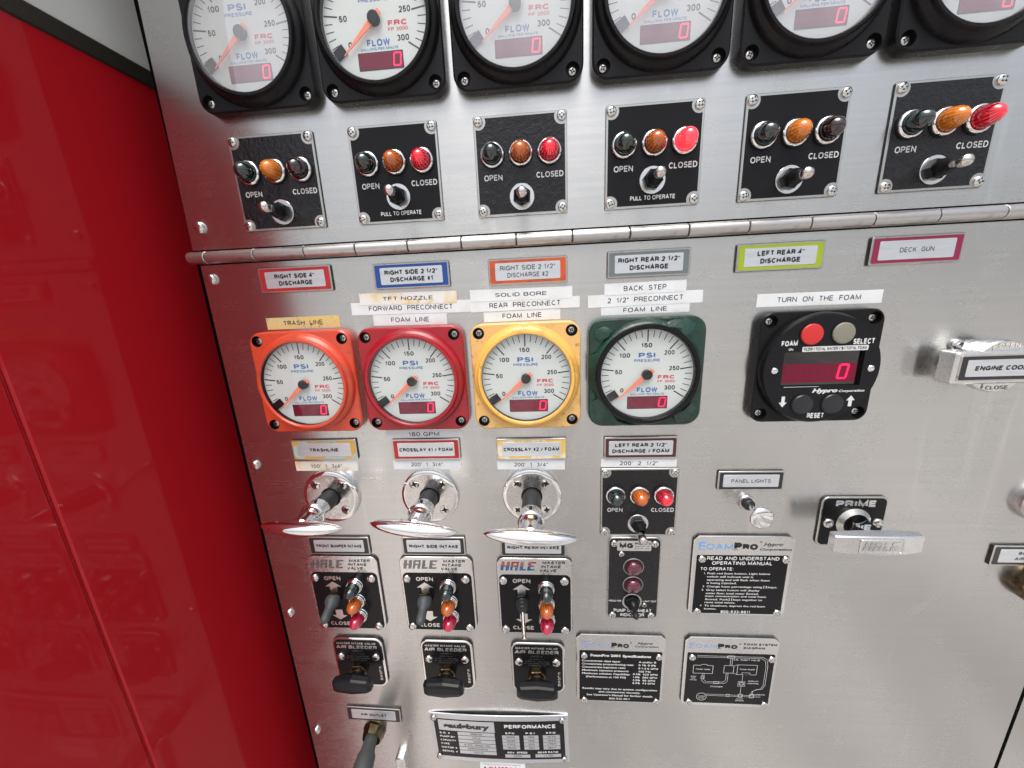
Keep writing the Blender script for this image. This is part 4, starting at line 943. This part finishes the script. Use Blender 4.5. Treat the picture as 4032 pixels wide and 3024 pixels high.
def foampro(b, x0, x1, y, h, m, z, split=0.585):
    W = x1 - x0; wf = W * split
    text(b, 'F', 0, y, h, wf * 0.20, z, m, bold=0.01, left=x0); text(b, 'OAM', 0, y - h * 0.09, h * 0.80, wf * 0.76, z, m, bold=0.01, left=x0 + wf * 0.22)
    line(b, [(x0 - 0.6, y - h * 0.52), (x0 + wf * 0.16, y - h * 0.52)], h * 0.07, z, m); line(b, [(x0 - 0.6, y + h * 0.50), (x0 + wf * 0.2, y + h * 0.50)], h * 0.07, z + 0.01, m)
    text(b, 'P', 0, y, h, (W - wf) * 0.32, z, BLACKINK, bold=0.07, left=x0 + wf + 0.3); text(b, 'RO', 0, y - h * 0.09, h * 0.80, (W - wf) * 0.62, z, BLACKINK, bold=0.07, left=x0 + wf + (W - wf) * 0.36)
    line(b, [(x0 + wf - 0.2, y - h * 0.5), (x0 + wf + (W - wf) * 0.18, y - h * 0.5)], h * 0.07, z + 0.01, BLACKINK)
def reg(b, x, y, z):
    b.poly(circ(0.95, 16, x, y), z, BLACKINK, [circ(0.6, 12, x, y)])
rd = pro_plate('operating_instruction_plate', 'cast plate headed READ AND UNDERSTAND OPERATING MANUAL', 171.9, -276.6, 87.4, 86.6, 0, (80.2, 23.2, -41.2))
for x, y in ((-35.6, 19.4), (37.3, 19.4), (-35.8, -38.8), (36.4, -38.6)): screw(rd, PROSC, x, y, 2.8)
b = MB(); z = 2.66; foampro(b, -39, 12.8, 32.8, 7.6, LOGO1, z, 0.59); reg(b, 14.6, 37.2, z)
text(b, 'Hypro', 25.4, 34.8, 3.3, 16.5, z, BLACKINK, bold=0.02, shear=0.35); text(b, 'Corporation', 28.0, 29.6, 2.2, 27.5, z, BLACKINK, bold=0.03, shear=0.3)
z = 2.88
text(b, 'READ AND UNDERSTAND', 0.6, 20.1, 3.7, 63.0, z, WHITE, bold=0.02); text(b, 'OPERATING MANUAL', 0.1, 15.0, 3.7, 52.6, z, WHITE, bold=0.02)
text(b, 'TO OPERATE:', 0, 8.7, 3.4, 29.2, z, WHITE, bold=0.02, left=-35.8)
for s, x, y, w in (('1.', -32.6, 3.8, 1.8), ('Push red foam button. Light below', -29.4, 3.8, 55.5), ('switch will indicate unit is', -29.4, 0.2, 41), ('operating and will flash when foam', -29.4, -3.3, 55.7), ('is being injected.', -29.2, -6.8, 26.8),
                   ('2.', -32.9, -10.7, 2.2), ('Change foam percentage using', -29.0, -10.7, 49.5), ('keys.', 25.6, -10.7, 8.4), ('3.', -33.3, -14.6, 2.2), ('Gray select button will display', -29.2, -14.6, 48), ('water flow, total water flowed,', -29.4, -18.3, 47.6),
                   ('foam concentration and total foam', -29.4, -21.5, 54.6), ('flowed. Push', -29.4, -25.2, 20.8), ('keys together to', -3.8, -25.2, 26), ('reset total values.', -29.5, -28.6, 28), ('4.', -33.6, -32.4, 2.2), ('To shutdown, depress the red foam', -29.4, -32.4, 55), ('button.', -29.4, -36.0, 11.3)):
    text(b, s, 0, y, 2.0, w, z, WHITE, bold=0.015, left=x)
for x, y in ((22.0, -10.7), (24.2, -10.7), (-7.4, -25.2), (-5.2, -25.2)):
    arrow(b, x, y + 0.7, 1.3, 1.8, z, WHITE); arrow(b, x, y - 0.7, 1.3, 1.8, z + 0.01, WHITE, up=False)
text(b, '800-533-9511', -0.7, -39.2, 3.1, 26.6, z, WHITE, bold=0.03)
bpart('lettering', b, rd)

sp = pro_plate('specification_plate', 'cast plate listing the foam system specifications in two columns', 65.9, -390.6, 87.6, 87.4, 0, (82.0, 23.8, -41.8))
for x, y in ((-36.3, 18.0), (37.6, 18.4), (-36.2, -40.6), (37.4, -39.6)): screw(sp, PROSC, x, y, 2.8)
b = MB(); z = 2.66; foampro(b, -36.5, 8.4, 31.0, 6.4, LOGO2, z, 0.60); reg(b, 10.0, 34.6, z)
text(b, 'Hypro', 23.8, 34.2, 2.9, 15, z, BLACKINK, bold=0.02, shear=0.35); text(b, 'Corporation', 25.4, 30.2, 2.0, 23.4, z, BLACKINK, bold=0.02, shear=0.3)
z = 2.88; text(b, 'FoamPro 2001 Specifications', 0.1, 18.0, 3.1, 60, z, WHITE, bold=0.045)
for s, x, y, w in (('Concentrate class type:', -38.5, 10.9, 38.4), ('Concentrate proportioning rate:', -38.5, 6.9, 52), ('Concentrate injection rate:', -38.5, 2.8, 44), ('Maximum injection pressure:', -38.3, -1.3, 47.2), ('Maximum solution Capability:', -38.3, -5.5, 48.4), ('(Performance at 150 PSI)', -34.3, -9.8, 40.4),
                   ('A and/or B', 18.2, 10.9, 17.2), ('0.1%-9.9%', 18.2, 6.9, 17), ('0.1-2.6 GPM', 18.2, 2.8, 19.4), ('400 PSI', 18.0, -1.3, 12.4), ('0.5%  520 GPM', 13.0, -4.9, 24.4), ('1.0%  260 GPM', 13.0, -8.9, 24.2), ('3.0%  86 GPM', 13.0, -12.8, 22.4), ('6.0%  43 GPM', 13.0, -16.6, 22.3),
                   ('Results may vary due to system configuration', -38.0, -25.4, 76), ('and concentrate viscosity.', -21.2, -29.6, 42.6), ("See Operator's Manual for further details", -33.6, -33.9, 67.4), ('800-533-9511', -10.4, -38.4, 21.2)):
    text(b, s, 0, y, 2.3, w, z, WHITE, bold=0.025, left=x)
bpart('lettering', b, sp)

dg = pro_plate('system_diagram_plate', 'cast plate with a white line drawing headed FOAM SYSTEM DIAGRAM', 172.4, -390.4, 88.0, 87.2, 0, (82.6, 24.6, -39.4))
for x, y in ((-36.8, 19.4), (38.0, 19.6), (-36.6, -38.2), (37.2, -38.4)): screw(dg, PROSC, x, y, 2.8)
b = MB(); z = 2.66; foampro(b, -40, 5.6, 33.3, 6.0, LOGO2, z, 0.58); reg(b, 7.4, 36.4, z)
text(b, 'FOAM SYSTEM', 0, 36.3, 2.6, 30.8, z, BLACKINK, bold=0.04, left=11.0); text(b, 'DIAGRAM', 0, 31.9, 2.6, 20, z, BLACKINK, bold=0.04, left=11.0)
z = 2.88; W = WHITE
for k in (0, 1.7):
    line(b, [(-32, 21.3 - k), (30 - k * 0.5, 21.3 - k), (34.6 - k, 18.4 - k), (35.8 - k, 10), (35.8 - k, -14), (33.6 - k, -18.8), (28, -20.2 + k * 0.4), (24.4 + k * 0.4, -22), (23.2 + k, -27.5)], 0.32, z, W)
    line(b, [(0.2 + k, 19.4), (0.2 + k, 10.2)], 0.32, z, W); line(b, [(-25.4 + k, -1.2), (-25.4 + k, -10.5 + k), (-23 + k, -13.2 + k), (-3 - k, -13.2 + k), (-0.8 - k, -10.5 + k), (-0.8 - k, 0.2)], 0.32, z, W)
    line(b, [(-19.5, -27.8 - k), (33, -27.8 - k)], 0.32, z, W)
def rect(x0, y0, x1, y1, wd=0.36): line(b, [(x0, y0), (x1, y0), (x1, y1), (x0, y1), (x0, y0)], wd, z + 0.01, W)
line(b, [(-34.6, -1.0), (-15.8, -1.0), (-15.8, 9.2), (-21.4, 9.2), (-21.8, 10.4), (-26.8, 10.4), (-27.2, 9.2), (-34.6, 9.2), (-34.6, -1.0)], 0.4, z, W)
rect(-5.2, 0.4, 4.0, 9.8); rect(7.6, -1.0, 26.0, 11.2); line(b, [(4, 0.4), (7.6, -1)], 0.3, z, W); line(b, [(4, 9.8), (7.6, 11.2)], 0.3, z, W); rect(12.4, -1.0, 20.0, 1.4, 0.3)
line(b, [(13.4, -1), (13.4, -10)], 0.3, z, W); rect(10.0, -16.0, 16.4, -10.0); rect(11.4, -14.4, 15.0, -11.4, 0.6); line(b, [(13.2, -16), (13.2, -26)], 0.3, z, W)
rect(-3.2, 19.4, 3.6, 21.9, 0.5); rect(-26.6, -7.6, -23.4, -4.6, 0.3); rect(-13.6, -13.8, -8.6, -11.0, 0.3); rect(11.6, -30.4, 15.4, -26.4, 0.5); rect(22.4, -30.6, 26.4, -26.2, 0.5); rect(0.0, -30.2, 3.0, -27.0, 0.3)
b.poly(circ(5.0, 24, -24.2, -31.4), z, W, [circ(4.6, 24, -24.2, -31.4)])
for s, x, y, c, w in (('CAL. INJECT VALVE', 15.2, 17.4, 1.6, 24.6), ('FOAM TANK', -25.2, 4.2, 1.6, 13.8), ('FOAM PUMP', 17.0, 5.6, 1.6, 14.2), ('SHUT', -33.8, -5.2, 1.4, 5.2), ('OFF', -33.8, -7.4, 1.4, 4), ('VALVE', -33.8, -9.6, 1.4, 6.6), ('STRAINER', -10.6, -17.6, 1.5, 11.8),
                      ('DISPLAY', 24.4, -9.0, 1.5, 9.8), ('CONTROL', 24.4, -12.0, 1.5, 10.8), ('FLOW', 13.4, -32.6, 1.4, 6), ('SENSOR', 13.4, -34.8, 1.4, 8), ('MANIFOLD', 32.0, -26.0, 1.4, 10), ('WATER', -24.2, -30.8, 1.3, 6.6), ('PUMP', -24.2, -33.2, 1.3, 5.4)):
    text(b, s, x, y, c, w, z + 0.02, W, bold=0.01)
bpart('lettering', b, dg)

# ------------------------------------------------------------------ prime control
pr_ = thing('prime_handle', 'PRIME pull handle, flat chrome bar over a small black plate', 'pull handle', 259.4, -218.8)
b = MB(); b.rprism(53.6, 48.4, 5.5, 0, 2.0, PLATESIL, ch=0.4, ms=SIDE); bpart('backing_plate', b, pr_)
b = MB(); b.prism(rr(50.6, 45.4, 4.4), 1.9, 2.2, FIELD); text(b, 'PRIME', 0.4, 17.8, 6.2, 31.8, 2.3, SILPRINT, bold=0.05); bpart('enamel_face', b, pr_)
screw(pr_, PANBIG, -19.6, -0.8, 2.2); screw(pr_, PANBIG, 20.6, -0.6, 2.2)
b = MB(); O8 = circ(14.0, 8, a0=PI / 8); I8 = circ(9.8, 8, a0=PI / 8)
b.wall(circ(14.0, 32), 2.1, circ(14.0, 32), 4.0, CHROME); b.wall(circ(14.0, 32), 4.0, circ(10.2, 32), 7.0, PLATESIL); b.wall(circ(10.2, 32), 7.0, circ(9.8, 32), 2.2, CHROME)
bpart('locking_ring', b, pr_)
b = MB(); b.lathe([(9.7, 2.3), (0, 2.3)], RECESS, 24); b.box(-6.5, 6.5, -6.0, 6.0, 2.4, 26, CHROME, ch=0.5); bpart('square_stem', b, pr_)
b = MB(); vs = []; fs = []; K = 16; prof = []
for i in range(K + 1):
    x = -33 + 66 * i / K; t = x / 33; zt = 33.4 - 2.6 * t * t; vs += [(x, -8.6 + 1.2 * t ** 4, 24.5), (x, -9.0 + 1.2 * t ** 4, zt - 0.8), (x, -8.2 + 1.2 * t ** 4, zt), (x, 7.2 + 1.2 * (1 - t * t) - 1.0, zt), (x, 8.0 + 1.2 * (1 - t * t) - 1.0, zt - 0.8), (x, 8.0 + 1.2 * (1 - t * t) - 1.0, 24.5)]
for i in range(K):
    for j in range(6): fs.append([i * 6 + j, (i + 1) * 6 + j, (i + 1) * 6 + (j + 1) % 6, i * 6 + (j + 1) % 6][::-1])
fs += [[0, 1, 2, 3, 4, 5][::-1], [K * 6 + j for j in range(6)]]
b.add(vs, fs, CAST); hb = bpart('grip', b, pr_, x=-1.5, y=-0.6)
hb2 = MB(); hb2.prism(rr(32.5, 12.6, 1.4, 0, -0.6), 33.0, 33.9, CAST, rr(31.9, 12.0, 1.2, 0, -0.6), 0.3, holes=[rr(30.6, 10.8, 1.0, 0, -0.6)], hz=33.3)
hale_logo(hb2, 0, -0.6, 26, 7.6, 33.5, CHROME, CHROME, CHROME); bpart('raised_logo', hb2, hb, x=0.6)

# ------------------------------------------------------------------ panel light knob
kl = thing('light_pull_knob', 'small chrome push-pull knob on a thin shaft below the PANEL LIGHTS plate', 'knob', 170.0, -199.6)
b = MB(); b.lathe([(7.0, 0), (7.0, 2.6), (6.4, 3.4), (5.2, 3.6)], PITCHROME, 28); b.lathe([(5.2, 3.6), (4.9, 7.0), (4.2, 7.8), (0, 7.8)], RUBBER, 24); bpart('ferrule', b, kl)
b = MB(); b.lathe([(2.2, 7.6), (2.2, 20), (3.2, 21.5)], CHROME, 20); bpart('shaft', b, kl)
b = MB(); b.lathe([(3.2, 21.4), (7.4, 23.2), (9.2, 24.6), (9.4, 25.6), (8.9, 26.6), (7.6, 27.4), (4, 28.1), (0, 28.3)], CHROME, 36); bpart('knob_head', b, kl)

# ------------------------------------------------------------------ engine cooler valve handle
ec = thing('cooler_valve_handle', 'cast bar handle reading ENGINE COOL, cut off by the right edge', 'valve handle', 325.5, -80.0)
b = MB(); b.lathe([(17, 0), (17, 3), (15, 5), (13, 12)], CAST, 40); bpart('hub_base', b, ec)
b = MB(); b.lathe([(18.2, 9.5), (19.4, 10.5), (19.4, 17.0), (18.6, 18.2), (0, 18.2)], CAST, 56); text(b, 'OPEN', 2, 15.6, 3.0, 14, 18.4, CHROME, bold=0.03); text(b, 'CLOSE', 1, -15.6, 3.0, 15, 18.4, LOGG, bold=0.02)
arrow(b, -8, 14.6, 2.4, 5, 18.35, CHROME); arrow(b, -9, -14.4, 2.4, 5, 18.35, LOGG, up=False); bpart('lobed_hub', b, ec)
b = MB(); b.rprism(66, 24.4, 2.6, 8.5, 20.4, CAST, ch=1.2); b.poly(rr(66, 24.4, 2.6), 8.5, CAST, up=False); cb = bpart('bar', b, ec)
b = MB(); b.prism(rr(60.5, 19.4, 1.2), 20.3, 20.9, FRM, rr(60, 18.9, 1.1), 0.2); b.prism(rr(58.4, 17.4, 1.0), 20.8, 21.0, cBK); b.prism(rr(51, 12.4, 0.8), 20.9, 21.2, LABELSIL); text(b, 'ENGINE COOLER', 0.5, 0, 3.5, 41, 21.26, BLACKINK, bold=0.05, shear=0.1); bpart('inset_label', b, cb)
part('panel_screw', EDGE, ec, -15.4, 14.2, 0, 0.4)

# ------------------------------------------------------------------ things cut off by the right edge
rk = thing('ringed_push_knob', 'round chrome-ringed knob cut off by the right edge above the BOOS plate', 'knob', 402.0, -199.5)
b = MB(); b.lathe([(17.5, 0), (17.5, 3.6), (16.8, 5.2), (15.4, 6.0)], RECSCREW, 48); b.lathe([(15.4, 6.0), (14.0, 6.4), (13.0, 5.6)], PITCHROME, 48); bpart('chrome_ring', b, rk)
b = MB(); b.lathe([(13.0, 5.2), (12.4, 6.6), (0, 7.6)], CAST, 40); bpart('knob_face', b, rk)
bv = thing('brass_drain_knob', 'dark brass round knob under the BOOS plate at the right edge', 'knob', 418.0, -279.0)
b = MB(); b.lathe([(16.8, 0), (16.8, 7), (15.2, 9.6), (11, 10.8), (0, 11.2)], BRASS, 12); bpart('brass_body', b, bv)
b = MB(); line(b, [(-5, 3), (5, 3)], 1.2, 11.4, CHROME); line(b, [(0, 3), (-1, -6)], 1.2, 11.41, CHROME); bpart('stamped_mark', b, bv)

# ------------------------------------------------------------------ hose and lever at the bottom left
hz_ = thing('air_hose', 'grey rubber hose plugged into a brass fitting below the AIR OUTLET plate', 'hose', -207.5, -492.0)
b = MB(); b.lathe([(12.6, 0), (12.8, 4.0), (11.8, 6.6), (11.0, 9.5), (10.6, 11.0)], BRASS, 8, a0=0.2); bpart('brass_fitting', b, hz_)
b = MB(); b.tube([(0, 0, 4), (0.3, 0.4, 16), (1, 0.3, 22), (1.5, -0.5, 26), (2.0, -1.5, 36), (2.5, -5, 50), (2.5, -14, 66), (1, -30, 80), (-2, -60, 92), (-6, -120, 96), (-10, -260, 90), (-10, -700, 60)], [7.2, 7.2, 7.6, 9.6, 10.2, 10.2, 10.2, 10.2, 10.2, 10.2, 10.2, 10.2], HOSE, 24); bpart('hose_tube', b, hz_)
lv = thing('drain_lever', 'top of a flat chrome lever at the bottom edge right of the hose', 'lever', -180.5, -529.0)
b = MB(); b.rprism(11.0, 60, 2.6, 0, 7, CAST, ch=1.0, cy=-28); bpart('lever_blade', b, lv)
b = MB(); b.lathe([(6, -3), (6, 0)], CHROME, 20); bpart('pivot', b, lv, y=-50, z=3)

# ------------------------------------------------------------------ builder's performance plate and sticker
pf = thing('performance_plate', "bowed builder's data plate headed PERFORMANCE at the bottom of the panel", 'data plate', -63.6, -494.4, 0, math.radians(1.6))
# slightly bowed sheet: y offset is in plane, z bow lifts the middle
b = MB(); K = 18; hw, hh = 77.0, 34.6
def bow(x): return 1.1 + 2.6 * (1 - (x / hw) ** 2)
def sheet(b, x0, x1, y0, y1, dz, m, k=None):
    k = k or max(2, int((x1 - x0) / 8)); vs = []; fs = []
    for i in range(k + 1):
        x = x0 + (x1 - x0) * i / k
        vs += [(x, y0, bow(x) + dz), (x, y1, bow(x) + dz)]
    for i in range(k): fs.append([2 * i, 2 * i + 2, 2 * i + 3, 2 * i + 1])
    b.add(vs, fs, m)
PLS = mat('satin_aluminium_sheet', (0.60, 0.63, 0.67), 0.85, 0.34)
sheet(b, -hw, hw, -hh, hh, 0, PLS)
vs = []; fs = []
for i in range(K + 1):
    x = -hw + 2 * hw * i / K; vs += [(x, hh, bow(x)), (x, hh, bow(x) - 1.0), (x, -hh, bow(x)), (x, -hh, bow(x) - 1.0)]
for i in range(K): fs += [[4 * i, 4 * i + 1, 4 * i + 5, 4 * i + 4], [4 * i + 2, 4 * i + 6, 4 * i + 7, 4 * i + 3]]
b.add(vs, fs, PLS); bpart('aluminium_sheet', b, pf)
b = MB(); sheet(b, -72.4, 72.4, -29.2, 27.4, 0.10, FIELD); sheet(b, -67.5, -4.0, 10.6, 26.0, 0.2, PLS)
for s, x, y in (('S.O. #', -67.6, 6.0), ('PUMP BY', -67.4, 0.4), ('CAPACITY', -67.2, -5.0), ('TYPE', -67.0, -10.6), ('MOTOR #', -66.8, -16.4), ('SERIAL #', -66.6, -22.2)):
    pass
for i in range(6): sheet(b, -46.5, -4.6, 4.4 - 5.6 * i + 0.3, 9.6 - 5.6 * i, 0.2, PLS)
for c, w in ((13.0, 19.0), (35.6, 16.4), (58.0, 18.6)):
    for i in range(4): sheet(b, c - w / 2, c + w / 2, 2.2 - 5.4 * i, 7.2 - 5.4 * i, 0.2, PLS)
sheet(b, 5.0, 33.2, -26.4, -21.6, 0.2, PLS); sheet(b, 39.0, 67.6, -26.0, -21.2, 0.2, PLS)
bpart('printed_table', b, pf)
b = MB()
def bt(s, x, y, cap, w, m, bold=0.02, left=None, shear=0):
    t2 = MB(); text(t2, s, x, y, cap, w, 0, m, bold=bold, left=left, shear=shear)
    if t2.v: b.add([(p[0], p[1], bow(p[0]) + 0.3) for p in t2.v], t2.f, m)
bt('saulsbury', -35.6, 18.2, 7.4, 52, BLACKINK, 0.06); bt('PERFORMANCE', 35.0, 20.2, 5.4, 56, WHITE, 0.04)
for s, y, w in (('S.O. #', 6.6, 11.8), ('PUMP BY', 1.2, 17.6), ('CAPACITY', -4.4, 18), ('TYPE', -10.0, 9.6), ('MOTOR #', -15.6, 17.8), ('SERIAL #', -21.2, 17.8)): bt(s, 0, y, 2.8, w, WHITE, 0.04, left=-67.5)
for i, s in enumerate(('298005', 'HALE', '3000', '8 FG 3000-10L', '06R0454940', '75018')): bt(s, -25.5, 7.1 - 5.6 * i, 2.5, len(s) * 2.3, BLACKINK, 0.0)
for s, x in (('G.P.M.', 13.0), ('P.S.I.', 35.6), ('R.P.M.', 58.0)): bt(s, x, 10.6, 2.8, 11, WHITE, 0.04)
for c, L_ in ((13.0, ('3020', '3020', '2102', '1510')), (35.6, ('152', '165', '203', '251')), (58.0, ('1570', '1620', '1757', '1847'))):
    for i, s in enumerate(L_): bt(s, c, 4.7 - 5.4 * i, 2.5, len(s) * 2.3, BLACKINK, 0.0)
bt('GOV. SPEED', 19.0, -18.4, 2.7, 22.6, WHITE, 0.04); bt('GEAR RATIO', 53.2, -18.2, 2.7, 22.8, WHITE, 0.04); bt('2200', 19.0, -24.0, 2.5, 9.4, BLACKINK, 0.0); bt('1:1.06', 53.2, -23.6, 2.5, 10.4, BLACKINK, 0.0)
bpart('lettering', b, pf)
for x, y in ((-71.6, 28.6), (71.0, 28.4), (-71.4, -29.4), (71.0, -29.0)):
    b = MB(); b.poly(circ(5.6, 24), 1.72, PLS); screw_me = screw_mesh(3.4, 2.0, SCREW, 'corner_screw'); screw(pf, screw_me, x, y, 1.9 if abs(x) > 60 else 3)
ws = thing('pump_test_sticker', 'white sticker with red WATERWAY lettering at the bottom edge', 'sticker', -62.6, -549.0, 0, math.radians(0.5))
b = MB(); b.box(-26.2, 26.2, -16, 13.6, 0.02, 0.14, TAPE); bpart('sticker_sheet', b, ws)
b = MB(); text(b, 'Pump on this apparatus was tested by', 0, 10.2, 1.6, 42, 0.2, LOGG, bold=0.01); text(b, 'WATERWAY', 2.6, 4.2, 5.2, 38, 0.2, REDINK, bold=0.06)
b.poly([(-24, 1.6), (-18.4, 1.6), (-20.2, 7.0)], 0.2, BLACKINK, [[(-22, 2.6), (-20.2, 2.6), (-20.8, 4.6)]]); bpart('lettering', b, ws)
